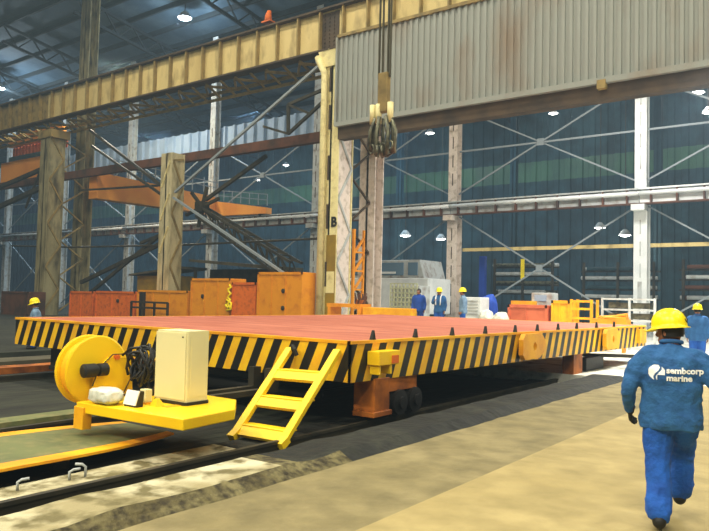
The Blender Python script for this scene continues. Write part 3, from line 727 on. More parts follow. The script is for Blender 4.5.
crate('steel_box', 'tallest orange steel box standing left of the lettered column', -23.6, -20.75, 23.9, 24.85, 2.83, 'orange', (-22.7, -21.8), bolts=((-21.9,1.95),(-21.9,1.15)))
crate('steel_box', 'darker orange box beside the tallest box, rope hanging on its left', -25.35, -23.7, 23.9, 24.9, 2.33, 'orange2', ())
crate('steel_box', 'yellow-orange box right of the cut-off post foot', -28.45, -25.5, 23.9, 25.0, 2.52, 'orange', (-27.4, -26.4), bolts=((-27.5,1.6),))
crate('steel_box', 'low orange box with dark hose reel, left of the cut-off post', -37.05, -33.2, 23.9, 24.85, 1.75, 'orange2', (-35.4,), bolts=((-34.8,1.2),))
crate('steel_box', 'small orange box nearest the olive column', -39.8, -37.3, 23.9, 24.9, 1.7, 'orange2', (-38.6,))
crate('steel_box', 'orange box with black rack in front of the cut-off post', -33.0, -28.7, 23.9, 24.85, 1.86, 'orange', (-31.6, -30.2))
crate('steel_box', 'brown rusty box at the left edge behind the crouching worker', -47.7, -44.2, 23.6, 24.8, 1.58, 'rustbeam', (-44,))
rk = thing('black_rack', 'low black pipe rack in front of the orange box by the post', 'rack', (-31, 23, 0))
b_ = MB()
for x in (-32.4, -31.4, -30.4, -29.3): b_.bar((x,23.1,0), (x,23.1,1.2), .1)
for z in (.9, 1.2): b_.bar((-32.4,23.1,z), (-29.3,23.1,z), .1)
b_.build('frame', 'darksteel', rk)
MB().box(-32.0, -31.7, 23.3, 23.5, 0, 1.75).build('black_post', 'blackpaint', rk)
sh = thing('olive_shed', 'olive yellow box cabin under a weathered sheet roof by the post', 'shed', (-33, 27, 0))
MB().box(-36.8, -32.9, 26.6, 28, 0, 2.75).build('cabin', 'olive', sh)
MB().hexa([(-37.3,26.3,2.75),(-32.4,26.3,3.15),(-32.4,28.4,3.15),(-37.3,28.4,2.75),(-37.3,26.3,2.85),(-32.4,26.3,3.3),(-32.4,28.4,3.3),(-37.3,28.4,2.85)]).build('sheet_roof', 'greyroof', sh)
s2 = thing('dark_shelter', 'dark low shelter roof right of the cut-off post', 'shelter', (-28, 28, 0))
MB().hexa([(-32.2,26.8,3.6),(-24.8,26.8,3.05),(-24.8,28.6,3.05),(-32.2,28.6,3.6),(-32.2,26.8,3.75),(-24.8,26.8,3.25),(-24.8,28.6,3.25),(-32.2,28.6,3.75)]).build('roof', 'greyroof', s2)
MB().box(-31.9, -25, 28.2, 28.5, 0, 3.2).build('back_panel', 'darksteel', s2)
for x in (-31.8, -25.2): MB().bar((x,27,0), (x,27,3.1), .14).build('post', 'darksteel', s2)
yr = MB(); yr.tube([(-25.45+.14*math.sin(q*1.9)*(1-.05*q), 23.8, 2.2-q*.105) for q in range(12)], .06, 6)
yr.tube([(-25.5,23.8,1.05), (-25.7,23.8,1.2), (-25.6,23.8,1.45), (-25.3,23.8,1.3), (-25.3,23.8,1.0), (-25.6,23.8,.92)], .06, 6)
tag(yr.build('yellow_rope', 'helmet', smooth=True), 'bright yellow rope coil hanging on the orange box', 'rope', None, 'thing')
# bench, crate, truck
bn = thing('orange_bench', 'low orange steel bench in front of the column legs', 'bench', (-18.8, 25, 0))
MB().box(-18.9, -17.1, 23.4, 24.2, 1.3, 1.45).build('top', 'orange', bn)
for x in (-18.85, -17.25): MB().box(x, x+.15, 23.4, 24.2, 0, 1.3).build('leg', 'orange', bn)
tag(MB().box(-17.05, -14.6, 23.5, 23.9, .0, 1.33).build('yellow_beam', 'orange_yellow', bevel=.02), 'long orange-yellow beam lying left of the bareheaded worker', 'beam', None, 'thing')
pt = thing('potted_bush', 'small rusty scrap basket standing on the orange bench', 'basket', (-17.4, 23.8, 1.45))
pt.name = 'scrap_basket'
w = MB(); rr = random.Random(5)
for k in range(26):
    a_ = rr.uniform(0, 2*PI); w.bar((-17.4+.18*math.cos(a_), 23.8+.18*math.sin(a_), 1.45), (-17.4+.3*math.cos(a_+.6)*rr.uniform(.5,1), 23.8+.3*math.sin(a_+.6), 1.45+rr.uniform(.25,.5)), .05)
w.build('scrap', 'rustbeam', pt); MB().loft([((-17.4,23.8,1.45), .2, .2), ((-17.4,23.8,1.62), .24, .24)]).build('basket', 'legbrown', pt)
cg = thing('wire_crate', 'pale wire mesh crate stacked with parts behind the yellow beam', 'crate', (-16.6, 26, 0))
w = MB(); X0, X1 = -17.25, -15.85
for k in range(8): w.bar((X0+(X1-X0)*k/7,25.9,.9), (X0+(X1-X0)*k/7,25.9,2.4), .05)
for k in range(8): w.bar((X0,25.9,.95+k*.205), (X1,25.9,.95+k*.205), .05)
w.build('mesh_front', 'mesh_green', cg); MB().box(X0, X1, 26.0, 27, .0, 2.3).build('contents', 'greywhite', cg)
tk = thing('white_truck', 'large white truck cab parked behind the wire crate', 'truck', (-21.5, 32, 0))
MB().box(-24.2, -18.9, 32, 34.5, .9, 2.85).build('body', 'white', tk, bevel=.06)
MB().box(-24.0, -20.2, 32.05, 34.4, 2.85, 3.85).build('cab', 'greywhite', tk, bevel=.06)
MB().hexa([(-20.2,32.05,2.85),(-19.2,32.05,2.85),(-19.2,34.4,2.85),(-20.2,34.4,2.85),(-20.2,32.05,3.85),(-19.5,32.05,3.85),(-19.5,34.4,3.85),(-20.2,34.4,3.85)]).build('windscreen_frame', 'greywhite', tk)
for x0, x1 in ((-23.8,-22.6), (-22.35,-20.5), (-20.2,-19.6)): MB().box(x0, x1, 32.0, 32.06, 3.0, 3.7).build('window', 'glass', tk)
MB().box(-22.0, -21.0, 31.97, 32.0, 3.08, 3.2).build('wiper_panel', 'white', tk)
for x in (-23.4, -19.8): MB().cyl((x,32.0,.55), (x,32.5,.55), .55, 20).build('wheel', 'black', tk)
# right clutter
crate('steel_box', 'wide salmon-red box behind the far end of the deck', -11.45, -9.85, 25.6, 26.8, 1.6, 'salmon', (-10.7,))
crate('steel_box', 'small yellow-orange cabinet right of the salmon-red box', -9.72, -9.0, 25.7, 26.4, 1.8, 'orange_yellow', (-9.4,))
fr = thing('yellow_frame_rack', 'yellow open steel frame rack right of the small cabinet', 'rack', (-8.6, 26, 0))
for x in (-8.95, -8.2):
    for y in (25.7, 26.4): MB().bar((x,y,0), (x,y,1.85), .09).build('upright', 'orange_yellow', fr)
for z in (.75, 1.15, 1.5, 1.78): MB().bar((-8.95,25.7,z), (-8.2,25.7,z), .08).build('crossbar', 'orange_yellow', fr)
g2 = thing('grey_rack', 'grey open rack with shelves left of the bright white column', 'rack', (-7.3, 27, 0))
for x in (-8.2, -7.2, -6.3): MB().bar((x,27,0), (x,27,1.95), .08).build('upright', 'greywhite', g2)
for z in (1.1, 1.5, 1.9): MB().bar((-8.2,27,z), (-6.3,27,z), .07).build('shelf', 'greywhite', g2)
for z in (1.15, 1.55): MB().box(-8.0, -6.5, 27.1, 27.6, z, z+.22).build('bin_row', 'gunmetal', g2)
MB().box(-9.72, -9.52, 37.94, 37.958, 1.7, 2.9).build('faded_marking', 'greywhite', [o for o in COL.objects if o.name.startswith('far_column') and abs(o.location.x+9.6) < .1][0])
og = MB()
for k in range(9): og.tube([(-7.9+.05*k, 25.4-.05*k, 1.15+.04*(k%3)), (-6.8, 25.4-.04*k, 1.2+.05*(k%4))], .05, 6)
og.box(-7.95, -6.75, 24.9, 25.5, .8, 1.18); og.box(-7.85, -7.75, 25.1, 25.3, 0, .8); og.box(-6.95, -6.85, 25.1, 25.3, 0, .8)
tag(og.build('orange_pile', 'orange'), 'low orange pile of tubes before the grey rack', 'pile', None, 'thing')
gb = thing('grey_machine', 'small grey machine standing behind the salmon-red box', 'machine', (-10.6, 27.4, 0))
MB().box(-11.15, -10.3, 27.2, 28, 0, 2.1).build('housing', 'greywhite', gb, bevel=.03); MB().box(-11.0, -10.5, 27.17, 27.2, 1.75, 2.0).build('panel', 'sheetblue', gb)
wbx = thing('white_equipment_box', 'pale grey equipment box right of the worker in pale blue', 'box', (-12.9, 25.5, 0))
MB().box(-13.2, -12.45, 25.2, 26, 0, 1.85).build('body', 'white', wbx, bevel=.03)
lv = MB()
for k in range(5): lv.box(-13.1, -12.55, 25.17, 25.2, 1.15+k*.13, 1.2+k*.13)
lv.build('louvres', 'greywhite', wbx)
tag(blob(-12.75, 26.6, 0, .36, .34, 1.95, 1.2, 'blue_cover', 'bluegear'), 'bright blue cloth cover heaped behind the pale equipment box', 'cover', None, 'thing')
for k, (x, z) in enumerate(((-12.2,1.35), (-11.55,1.28))):
    tag(blob(x, 25.2, 0, .3, .3, z, 3+k, 'white_sack', 'bag'), ['white sack right of the pale equipment box', 'white sack nearest the salmon-red box'][k], 'sack', 'white sacks', 'thing')
tag(MB().box(-11.95, -10.9, 27.0, 27.3, 1.5, 1.75).bar((-11.8,27.15,0), (-11.8,27.15,1.5), .12).bar((-11.0,27.15,0), (-11.0,27.15,1.5), .12).build('trestle', 'orange_yellow'), 'yellow trestle behind the salmon-red box', 'trestle', None, 'thing')
def pipe_rack(x0, x1, y, z0, label, m, seed):
    t = thing('pipe_rack', label, 'rack', ((x0+x1)/2, y, 0), 0, 'pipe racks in the dark rear bay')
    for x in (x0+.3, (x0+x1)/2, x1-.3): MB().bar((x,y,0), (x,y,z0+2.4), .15).build('upright', 'darksteel', t)
    rr = random.Random(seed)
    for lv_ in range(4):
        z = z0+.6*lv_; MB().bar((x0,y+.4,z), (x1,y+.4,z), .1).build('arm', 'darksteel', t)
        for k in range(3): MB().cyl((x0+rr.uniform(0,.6),y+.1+.28*k,z+.17), (x1-rr.uniform(0,.9),y+.1+.28*k,z+.17), .12, 8).build('pipe', m if (k+lv_) % 2 else 'greywhite', t)
pipe_rack(-21, -16.3, 44, 2.2, 'rack of long pipes behind the workers and pale column', 'gunmetal', 2)
pipe_rack(-15.5, -10.5, 46, 2.0, 'dim rack of pipes left of the bright white column', 'wallteal', 4)
pipe_rack(-9.0, -3.0, 44, 2.0, 'rack of brown pipes right of the bright white column', 'rustbeam', 6)
tag(MB().box(-20.4, -20.0, 41, 41.3, 0, 4.6).build('blue_post', 'bluegear'), 'blue steel post right of the column behind the workers', 'post', None, 'thing')
tag(MB().box(-18.75, -18.5, 43.86, 43.92, 3.2, 4.55).build('yellow_marker', 'helmet'), 'small yellow marker strip hung on the rear pipe rack', 'marker', None, 'thing')
structure(MB().box(-15.6, -11.6, 22.6, 24.9, 0, .42).build('trim_plinth', 'kerb'))

# ------------------------------------------------------------------ lamps
def lamp(x, y, z, rad, label, power=0, big=False):
    t = thing('high_bay_lamp', label, 'lamp', (x, y, z), 0, 'high bay lamps')
    rz_ = roofz(y)
    MB().cyl((x,y,z+rad*.9), (x,y,rz_-.02), .03, 6).build('rod', 'darksteel', t)
    MB().lathe([(.3*rad,.95*rad),(.45*rad,.8*rad),(.95*rad,.1*rad),(rad,0),(.93*rad,0),(.4*rad,.75*rad)], Matrix.Translation((x,y,z)), 20).build('shade', 'greywhite', t, smooth=True)
    MB().lathe([(.1*rad,.3*rad),(.75*rad,.2*rad),(.85*rad,.05*rad),(.6*rad,-.12*rad),(.1*rad,-.2*rad)], Matrix.Translation((x,y,z)), 20).build('bulb', 'lamp_big' if big else 'lamp_glow', t, smooth=True)
    if power:
        l = bpy.data.lights.new('lamp_light', 'POINT'); l.energy = power; l.shadow_soft_size = .4; l.color = (.75, .9, 1.0) if big else (1, .95, .85)
        lo_ = bpy.data.objects.new('lamp_light', l); COL.objects.link(lo_); lo_.location = (x, y, z-.5)
lamp(-42.3, 34, 23.0, .55, 'bright cool lamp under the roof above the crane girder, upper left', 1200, True)
lamp(-71.1, 34, 22.2, .5, 'lamp at the left edge just above the crane girder', 2000, True)
lamp(-31.9, 50, 7.1, .5, 'low glowing lamp left of the pair by the workers column', 300)
lamp(-28.4, 50, 6.7, .45, 'low glowing lamp beside the column behind the workers', 200)
lamp(-15.4, 50, 7.1, .42, 'low lamp left of the bright white column, upper one of two', 200)
lamp(-13.66, 50, 6.5, .45, 'low lamp closest on the left to the bright white column', 200)
lamp(-33.2, 56, 17.4, .42, 'small high lamp right of the hanging hook', 400)
lamp(-21.2, 56, 17.6, .4, 'small high lamp over the middle cross brace', 400)
lamp(-10.1, 56, 17.6, .5, 'small high lamp at the right edge under the panel', 400)
lamp(-9.4, 56, 16.0, .45, 'lower of two lamps at the right edge', 0)
lamp(-51.5, 56, 16.1, .35, 'small lamp left of the lettered column', 500)
lamp(-55.8, 56, 14.8, .3, 'smallest lamp above the orange crane railing', 0)

def area(x, y, z, sx, sy, power, color, name='bay_and_fill_light'):
    l = bpy.data.lights.new(name, 'AREA'); l.shape = 'RECTANGLE'; l.size = sx; l.size_y = sy; l.energy = power; l.color = color
    o = bpy.data.objects.new(name, l); COL.objects.link(o); o.location = (x, y, z); return o
warm = (1.0, .93, .74); cool = (.50, .76, 1.0)
for x in (-34, -22, -11, 2, 14):
    for y in (-4, 7, 17): area(x, y, 24.5, 1.6, 1.6, (1150 if x < 5 else 500)*(.7 if y < 0 and x > -20 else 1), warm)
area(-60, 8, 24.5, 3, 3, 1500, warm)
for x in (-16, -6, 4): area(x, -11, 15, 2, 2, 2200, warm)  # unseen fill lights added in front to brighten upright faces
for x, y, z, pw in ((9, 3, 13, 1500), (6, 14, 14, 1100), (-5, -8, 12, 1300)):  # point fills added to brighten the striped deck sides
    l = bpy.data.lights.new('added_fill_light', 'POINT'); l.energy = pw; l.shadow_soft_size = .6; l.color = warm
    o = bpy.data.objects.new('added_fill_light', l); COL.objects.link(o); o.location = (x, y, z)
area(-47, 31, 19.5, 2, 2, 2200, warm)  # warm fill added to brighten the orange crane
for x in (-100, -78, -60, -45, -30, -15, 0): area(x, 45, 18.5, 3, 3, 90 if x > -25 else 1500, cool)
area(-3, 22.5, 8.6, 1.5, 1.5, 1500, (1, .98, .93))  # unseen fill added to whiten the rear floor beyond the deck
area(-9, 31, 14, 2, 2, 1500, (1, .98, .93))
w_ = bpy.data.worlds.new('world'); SC.world = w_; w_.use_nodes = True
w_.node_tree.nodes['Background'].inputs[0].default_value = (.10, .13, .16, 1); w_.node_tree.nodes['Background'].inputs[1].default_value = .4

# ------------------------------------------------------------------ people
def finish(o, voxel, it=3, wr=0.0, ws=6.0, seed=0):
    o.modifiers.new('rm', 'REMESH'); md = o.modifiers[-1]; md.mode = 'VOXEL'; md.voxel_size = voxel; md.use_smooth_shade = True
    sm = o.modifiers.new('sm', 'SMOOTH'); sm.iterations = it; sm.factor = .5
    bpy.context.view_layer.update()
    dg = bpy.context.evaluated_depsgraph_get()
    me = bpy.data.meshes.new_from_object(o.evaluated_get(dg)); old = o.data
    o.modifiers.clear(); o.data = me; bpy.data.meshes.remove(old)
    for f in me.polygons: f.use_smooth = True
    if wr:
        nn = [v.normal.copy() for v in me.vertices]
        for v, n_ in zip(me.vertices, nn):
            q = v.co*ws; d = noise.noise((q.x*1.2+seed, q.y*1.2, q.z*.8)) + .5*noise.noise((q.x*2.6, q.y*2.6+seed, q.z*2.2))
            d = d - .8*abs(noise.noise((q.x*.9+q.z*.7, q.y, q.z*1.3+seed)))
            v.co = v.co + n_*d*wr
    return o
def V(*c): return Vector(c)
def limb(t, pts, rads, n=12):
    # resample for smooth bends
    P_, R_ = [], []
    for i in range(len(pts)-1):
        for k in range(5):
            f = k/5; P_.append(pts[i].lerp(pts[i+1], f))
            ra, rb = rads[i], rads[i+1]; R_.append(ra*(1-f)+rb*f)
    P_.append(pts[-1]); R_.append(rads[-1])
    for _ in range(2): P_ = [P_[0]] + [(P_[i-1]+P_[i]*2+P_[i+1])/4 for i in range(1, len(P_)-1)] + [P_[-1]]
    t.tube(P_, R_, n)
    for q, rr in ((P_[0], R_[0]), (P_[-1], R_[-1])):
        bmesh.ops.create_uvsphere(t.bm, u_segments=10, v_segments=8, radius=rr*.98, matrix=Matrix.Translation(q))
def hand(t, wrist, d, side, scale=1.0, curl=.6):
    # palm with four curled fingers and a thumb leaving its side
    d = d.normalized(); fwd_ = V(0, 1, 0); fwd_ = (fwd_ - d*fwd_.dot(d)).normalized(); inn = d.cross(fwd_).normalized()
    inn = inn*(-1 if inn.x*side > 0 else 1)
    pc = wrist + d*.045*scale
    for k in range(-2, 3):
        t.tube([wrist+fwd_*.012*k*scale, wrist+d*.05*scale+fwd_*.018*k*scale, wrist+d*.09*scale+fwd_*.019*k*scale], [.014*scale, .016*scale, .012*scale], 8)
    for k, L in enumerate((.072, .080, .075, .058)):
        b0 = wrist+d*.088*scale+fwd_*(.030-.020*k)*scale
        dirn = d; pts = [b0-d*.02*scale, b0]
        for seg, f in enumerate((.42, .32, .26)):
            an = curl*(.6+.4*seg); dirn = (dirn*math.cos(an) + inn*math.sin(an)).normalized()
            pts.append(pts[-1]+dirn*L*f*scale)
        t.tube(pts, [.0095*scale, .0095*scale, .009*scale, .0085*scale, .0068*scale], 8)
    th = wrist+d*.03*scale+fwd_*.03*scale
    t.tube([th-fwd_*.01*scale, th+fwd_*.025*scale+d*.025*scale, th+fwd_*.03*scale+d*.05*scale+inn*.01*scale, th+fwd_*.026*scale+d*.07*scale+inn*.02*scale], [.013*scale, .0115*scale, .010*scale, .0075*scale], 8)
def person(label, loc, heading, pose, jacket, trouser, helmet=True, near=False, group=None, lean=0.0):
    t = thing('person', label, 'person', loc, heading, group)
    J = dict(hipL=V(-.10,0,.90), hipR=V(.10,0,.90), kneeL=V(-.10,.02,.48), kneeR=V(.10,.02,.48), ankL=V(-.10,0,.09), ankR=V(.10,0,.09),
             shL=V(-.19,0,1.40), shR=V(.19,0,1.40), elL=V(-.25,-.03,1.10), elR=V(.25,-.03,1.10), wrL=V(-.25,.08,.86), wrR=V(.25,.08,.86),
             neck=V(0,.0,1.47), head=V(0,.025,1.60), turn=0.0, nod=0.0)
    J.update(pose)
    vox = .0065 if near else .014
    # ---- body
    b = MB()
    b.loft([((0,0,.84), .13, .09), ((0,0,.95), .15, .10), ((0,0,1.08), .135, .09), ((0,0,1.25), .16, .10), ((0,0,1.36), .17, .10), ((0,0,1.43), .10, .075), ((0,0.0,1.47), .055, .055)])
    limb(b, [J['neck']-V(0,0,.05), J['neck']+V(0,0,.02), J['head']-V(0,.0,.03)], [.06, .054, .055])
    HM = Matrix.Translation(J['head']) @ Matrix.Rotation(J['turn'], 4, 'Z') @ Matrix.Rotation(J['nod'], 4, 'X')
    bmesh.ops.create_uvsphere(b.bm, u_segments=20, v_segments=14, radius=1, matrix=HM @ Matrix.Diagonal((.076, .094, .118, 1)))
    bmesh.ops.create_uvsphere(b.bm, u_segments=14, v_segments=10, radius=1, matrix=HM @ Matrix.Translation((0,.04,-.07)) @ Matrix.Diagonal((.055, .055, .05, 1)))
    nb = [HM @ V(0,.088,.015), HM @ V(0,.108,-.02), HM @ V(0,.094,-.034)]; b.tube(nb, [.008, .016, .012], 8)
    for sx in (-1, 1): bmesh.ops.create_uvsphere(b.bm, u_segments=10, v_segments=8, radius=1, matrix=HM @ Matrix.Translation((.077*sx,-.005,-.01)) @ Matrix.Diagonal((.012, .02, .033, 1)))
    lp = HM @ V(0,.092,-.062); bmesh.ops.create_uvsphere(b.bm, u_segments=10, v_segments=6, radius=1, matrix=Matrix.Translation(lp) @ Matrix.Rotation(J['turn'], 4, 'Z') @ Matrix.Diagonal((.025, .008, .009, 1)))
    for s_ in 'LR':
        sg = -1 if s_ == 'L' else 1
        limb(b, [J['sh'+s_], J['el'+s_], J['wr'+s_]], [.052, .040, .026]); limb(b, [V(0.06*sg,0,1.38), J['sh'+s_]], [.07, .055])
        limb(b, [J['hip'+s_], J['knee'+s_], J['ank'+s_]], [.085, .056, .038])
        ft = J.get('toe'+s_, V(0,.17,-.06)); limb(b, [J['ank'+s_]+V(0,-.03,-.045), J['ank'+s_]+ft], [.04, .03])
        if not (near and s_): hand(b, J['wr'+s_], J['wr'+s_]-J['el'+s_], sg)
    bo_ = b.build('body', 'skin', t, local=True); finish(bo_, vox, 2)
    # ---- face details
    fe = MB()
    for sx in (-1, 1): bmesh.ops.create_uvsphere(fe.bm, u_segments=8, v_segments=6, radius=.011, matrix=HM @ Matrix.Translation((.03*sx,.083,.012)))
    fe.build('eyes', 'paper', t, local=True, smooth=True)
    fe = MB()
    for sx in (-1, 1):
        bmesh.ops.create_uvsphere(fe.bm, u_segments=8, v_segments=6, radius=.006, matrix=HM @ Matrix.Translation((.03*sx,.091,.012)))
        fe.tube([HM @ V(.016*sx,.09,.034), HM @ V(.034*sx,.088,.038), HM @ V(.05*sx,.075,.032)], .005, 6)
    hm = MB(); hm.lathe([(.079,-.05),(.083,0),(.08,.05),(.06,.09),(.02,.118)], HM @ Matrix.Translation((0,-.012,.008)) @ Matrix.Diagonal((1.06,1.2,1.04,1)), 20)
    if helmet:
        bmesh.ops.delete(hm.bm, geom=[v for v in hm.bm.verts if (HM.inverted() @ v.co).y > .045], context='VERTS')
    else:
        bmesh.ops.delete(hm.bm, geom=[v for v in hm.bm.verts if (HM.inverted() @ v.co).y > .05 and (HM.inverted() @ v.co).z < .06], context='VERTS')
    hm.build('hair', 'hair', t, local=True, smooth=True); fe.build('eyebrows', 'hair', t, local=True)
    if helmet:
        h = MB(); n = 32; rs = []
        prof = [(1.16,-.008),(1.0,.0),(.99,.03),(.95,.07),(.82,.105),(.6,.13),(.3,.146),(.08,.15)]
        for ri, (f, z) in enumerate(prof):
            ring = []
            for k in range(n):
                an = 2*PI*k/n; cx, cy = math.cos(an), math.sin(an)
                rx, ry = .118*f, .14*f
                if ri == 0:
                    fr_ = max(0, cy); rx += .004; ry += .045*fr_**1.5; z_ = z-.02*fr_
                else: z_ = z
                rid = .008*math.exp(-(cx*f/.14)**2) if z > .09 else 0
                ring.append(h.v(*(HM @ V(rx*cx, ry*cy-.004, z_+rid+.04))))
            rs.append(ring)
        for i in range(len(rs)-1):
            for k in range(n): h.face([rs[i][k], rs[i][(k+1)%n], rs[i+1][(k+1)%n], rs[i+1][k]])
        h.face(rs[-1])
        ho = h.build('helmet', 'helmet', t, local=True, smooth=True); sd = ho.modifiers.new('s', 'SOLIDIFY'); sd.thickness = .004; sd.offset = -1
        if near:
            bd = MB(); ring = [HM @ V(.122*math.cos(k*PI/12), .145*math.sin(k*PI/12)-.004, .052) for k in range(25)]
            bd.tube([HM @ V(.02,-.148,.1), HM @ V(.0,-.152,.07), HM @ V(-.02,-.148,.1)], .004, 6); bd.build('helmet_clip', 'blackpaint', ho, local=True)
    # ---- jacket
    j = MB(); jw = 1.06 if near else 1.0
    j.loft([((0,-.005,.78), .225*jw, .15), ((0,-.005,.84), .235*jw, .165), ((0,-.005,.98), .215*jw, .155), ((0,-.01,1.12), .215*jw, .155), ((0,-.012,1.25), .225*jw, .16), ((0,-.01,1.36), .205*jw, .14), ((0,-.005,1.43), .13, .10), ((0,0,1.475), .078, .075)])
    for s_ in 'LR':
        sg = -1 if s_ == 'L' else 1
        limb(j, [V(.10*sg,-.005,1.365), J['sh'+s_]+V(.0,0,-.01), J['el'+s_], J['el'+s_].lerp(J['wr'+s_], .9)], [.095, .090, .070, .055])
    jo = j.build('jacket', jacket, t, local=True); finish(jo, .010 if near else .018, 4, .017 if near else .006, 8, 3)
    cr = MB(); cr.tube([V(.075*math.cos(k*PI/8), .07*math.sin(k*PI/8), 1.485+.012*math.sin(k*PI/8+PI)) for k in range(17)], .017, 8); cr.build('collar', jacket, t, local=True, smooth=True)
    # ---- trousers
    q = MB(); q.loft([((0,0,.80), .155, .115), ((0,0,.86), .175, .125), ((0,0,.93), .17, .12), ((0,0,1.0), .16, .11)])
    for s_ in 'LR':
        limb(q, [J['hip'+s_], J['knee'+s_], J['ank'+s_]+(J['knee'+s_]-J['ank'+s_]).normalized()*.03], [.122, .100, .098])
    qo = q.build('trousers', trouser, t, local=True); finish(qo, .011 if near else .018, 3, .016 if near else .006, 7, 8)
    # ---- boots
    for s_ in 'LR':
        k = MB(); A_ = J['ank'+s_]; ft = J.get('toe'+s_, V(0,.17,-.06)); up_ = (J['knee'+s_]-A_).normalized()
        limb(k, [A_+up_*.14, A_, A_+V(0,-.035,-.03)], [.062, .058, .052]); limb(k, [A_+V(0,-.03,-.035), A_+ft*.6+V(0,0,-.01), A_+ft], [.052, .055, .042])
        ko = k.build('boot', 'boot', t, local=True); finish(ko, .012, 2)
    if near:
        for s_ in 'LR':
            g = MB(); d = J['wr'+s_]-J['el'+s_]; hand(g, J['wr'+s_], d, -1 if s_ == 'L' else 1, 1.15, .5); limb(g, [J['wr'+s_]-d.normalized()*.05, J['wr'+s_]+d.normalized()*.02], [.042, .036])
            go = g.build('glove', 'boot', t, local=True); finish(go, .006, 2)
    return t, jo
# near worker walking away
pose = dict(hipL=V(-.09,0,.90), hipR=V(.09,0,.90), kneeL=V(-.10,-.01,.48), ankL=V(-.085,-.20,.115), toeL=V(0,.15,-.08), kneeR=V(.09,.27,.56), ankR=V(.07,.30,.19), toeR=V(0,.16,-.02),
            shL=V(-.20,0,1.37), shR=V(.20,0,1.37), elL=V(-.32,-.07,1.10), wrL=V(-.31,.10,.90), elR=V(.36,-.08,1.11), wrR=V(.36,.15,1.0), turn=R(62), nod=R(-6), neck=V(0,.02,1.45), head=V(-.015,.06,1.565))
wk, jk = person('worker in blue coverall and yellow helmet walking away at right foreground', (-1.27, 5.98, 0), R(13), pose, 'coverall', 'trouser', True, True, 'workers')
wk.scale = (1.0, 1.0, .975)
me = jk.data
bvh = BVHTree.FromPolygons([v.co for v in me.vertices], [tuple(f.vertices) for f in me.polygons])
def decal(bm_or_mesh, name, m, lift=.004):
    mesh = bm_or_mesh
    for v in mesh.vertices:
        hit = bvh.ray_cast(Vector((v.co.x, -1, v.co.z)), Vector((0, 1, 0)))
        v.co.y = (hit[0].y if hit[0] else -.15) - lift
    o = bpy.data.objects.new(name, mesh); COL.objects.link(o); o.parent = jk
    mesh.materials.clear(); mesh.materials.append(M[m]); return o
def text_mesh(s, size, bold=.0, x=0, z=0):
    cu = bpy.data.curves.new('txt', 'FONT'); cu.body = s; cu.size = size; cu.offset = bold; cu.resolution_u = 3; cu.align_x = 'LEFT'
    o = bpy.data.objects.new('txt', cu); COL.objects.link(o); bpy.context.view_layer.update()
    mm = bpy.data.meshes.new_from_object(o.evaluated_get(bpy.context.evaluated_depsgraph_get()))
    bpy.data.objects.remove(o); bpy.data.curves.remove(cu)
    b = bmesh.new(); b.from_mesh(mm)
    for _ in range(2): bmesh.ops.subdivide_edges(b, edges=[e for e in b.edges if e.calc_length() > .012], cuts=1)
    bmesh.ops.triangulate(b, faces=b.faces); b.to_mesh(mm); b.free()
    for v in mm.vertices: v.co = Vector((x+v.co.x, v.co.z, z+v.co.y))
    return mm
decal(text_mesh('sembcorp', .066, .0028, -.038, 1.245), 'lettering', 'lettering')
decal(text_mesh('marine', .066, .0028, -.038, 1.185), 'lettering', 'lettering')
def disc_mesh(cx, cz, rad, clip=None):
    b = bmesh.new(); bmesh.ops.create_grid(b, x_segments=28, y_segments=28, size=rad)
    bmesh.ops.delete(b, geom=[v for v in b.verts if v.co.length > rad or (clip and clip(v.co.x/rad, v.co.y/rad))], context='VERTS')
    mm = bpy.data.meshes.new('logo'); b.to_mesh(mm); b.free()
    for v in mm.vertices: v.co = Vector((cx+v.co.x, 0, cz+v.co.y))
    return mm
decal(disc_mesh(-.108, 1.245, .064, lambda x, y: abs(x-.12-.35*math.sin(y*2.6)) < .09 or (x > .1 and y < -.35)), 'logo', 'lettering')

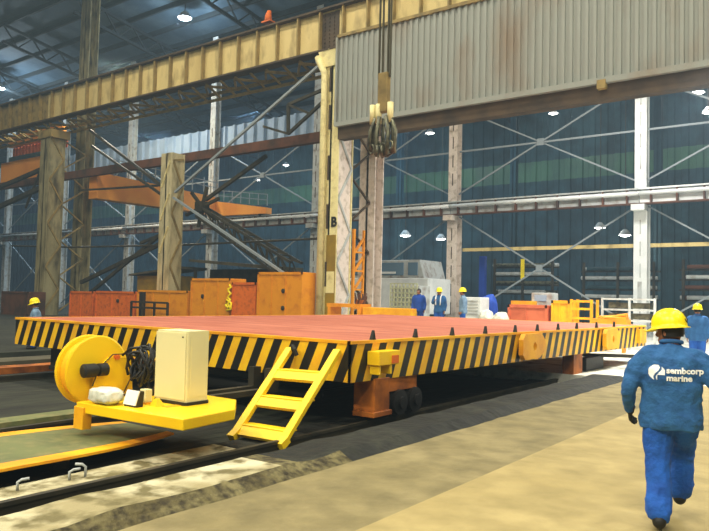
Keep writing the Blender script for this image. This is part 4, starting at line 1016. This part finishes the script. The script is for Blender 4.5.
person('far worker in blue coverall standing with back turned at right edge', (-3.72, 20.6, 0), R(12), dict(turn=0, kneeL=V(-.1,.05,.48), ankL=V(-.1,.12,.09)), 'coverall', 'trouser', True, False, 'workers')
person('bareheaded worker in royal blue shirt left of the helmeted pair', (-14.6, 24.0, .42), R(200), dict(turn=R(-15)), 'navy', 'navy', False, False, 'workers')
w3, _ = person('helmeted worker in blue with white cloth over shoulders, before the pale column', (-13.65, 24.0, .42), R(190), dict(wrR=V(.12,.22,1.25), elR=V(.26,.06,1.14), turn=R(10)), 'coverall', 'trouser', True, False, 'workers')
cf = MB()
for sg in (-1, 1): cf.tube([V(.06*sg,-.07,1.50), V(.10*sg,.02,1.5), V(.10*sg,.14,1.38), V(.10*sg,.17,1.2), V(.09*sg,.17,1.08)], [(.05,.02)]*5, 8)
cf.build('white_cloth', 'whitecloth', w3, local=True, smooth=True)
person('helmeted worker in pale blue shirt beside the pale equipment box', (-12.55, 23.9, .42), R(120), dict(turn=R(20)), 'palejacket', 'trouser', True, False, 'workers')
person('worker in yellow helmet crouching behind the left end of the deck', (-19.7, 10.75, -.29), R(150), dict(nod=R(-12), elL=V(-.2,0,1.1), elR=V(.2,0,1.1), wrL=V(-.12,.2,1.0), wrR=V(.12,.2,1.0), kneeL=V(-.11,.28,.62), kneeR=V(.11,.28,.62), ankL=V(-.11,0,.39), ankR=V(.11,0,.39)), 'palejacket', 'trouser', True, False, 'workers')
# letter on the column
mm = text_mesh('B', .62, .03, -20.05, 5.0)
o = bpy.data.objects.new('letter', mm); COL.objects.link(o); mm.materials.clear(); mm.materials.append(M['blackpaint'])
for v in mm.vertices: v.co.y = 24.975
for v in mm.vertices: v.co -= Vector(cl.location)
o.parent = cl
SC.cycles.use_denoising = True
SC.cycles.max_bounces = 6; SC.cycles.volume_bounces = 0
vs = w_.node_tree.nodes.new('ShaderNodeVolumeScatter'); vs.inputs['Color'].default_value = (.55, .78, 1.0, 1); vs.inputs['Density'].default_value = .0018; vs.inputs['Anisotropy'].default_value = .2
w_.node_tree.links.new(vs.outputs[0], w_.node_tree.nodes['World Output'].inputs['Volume'])
SC.view_settings.exposure = 0.22
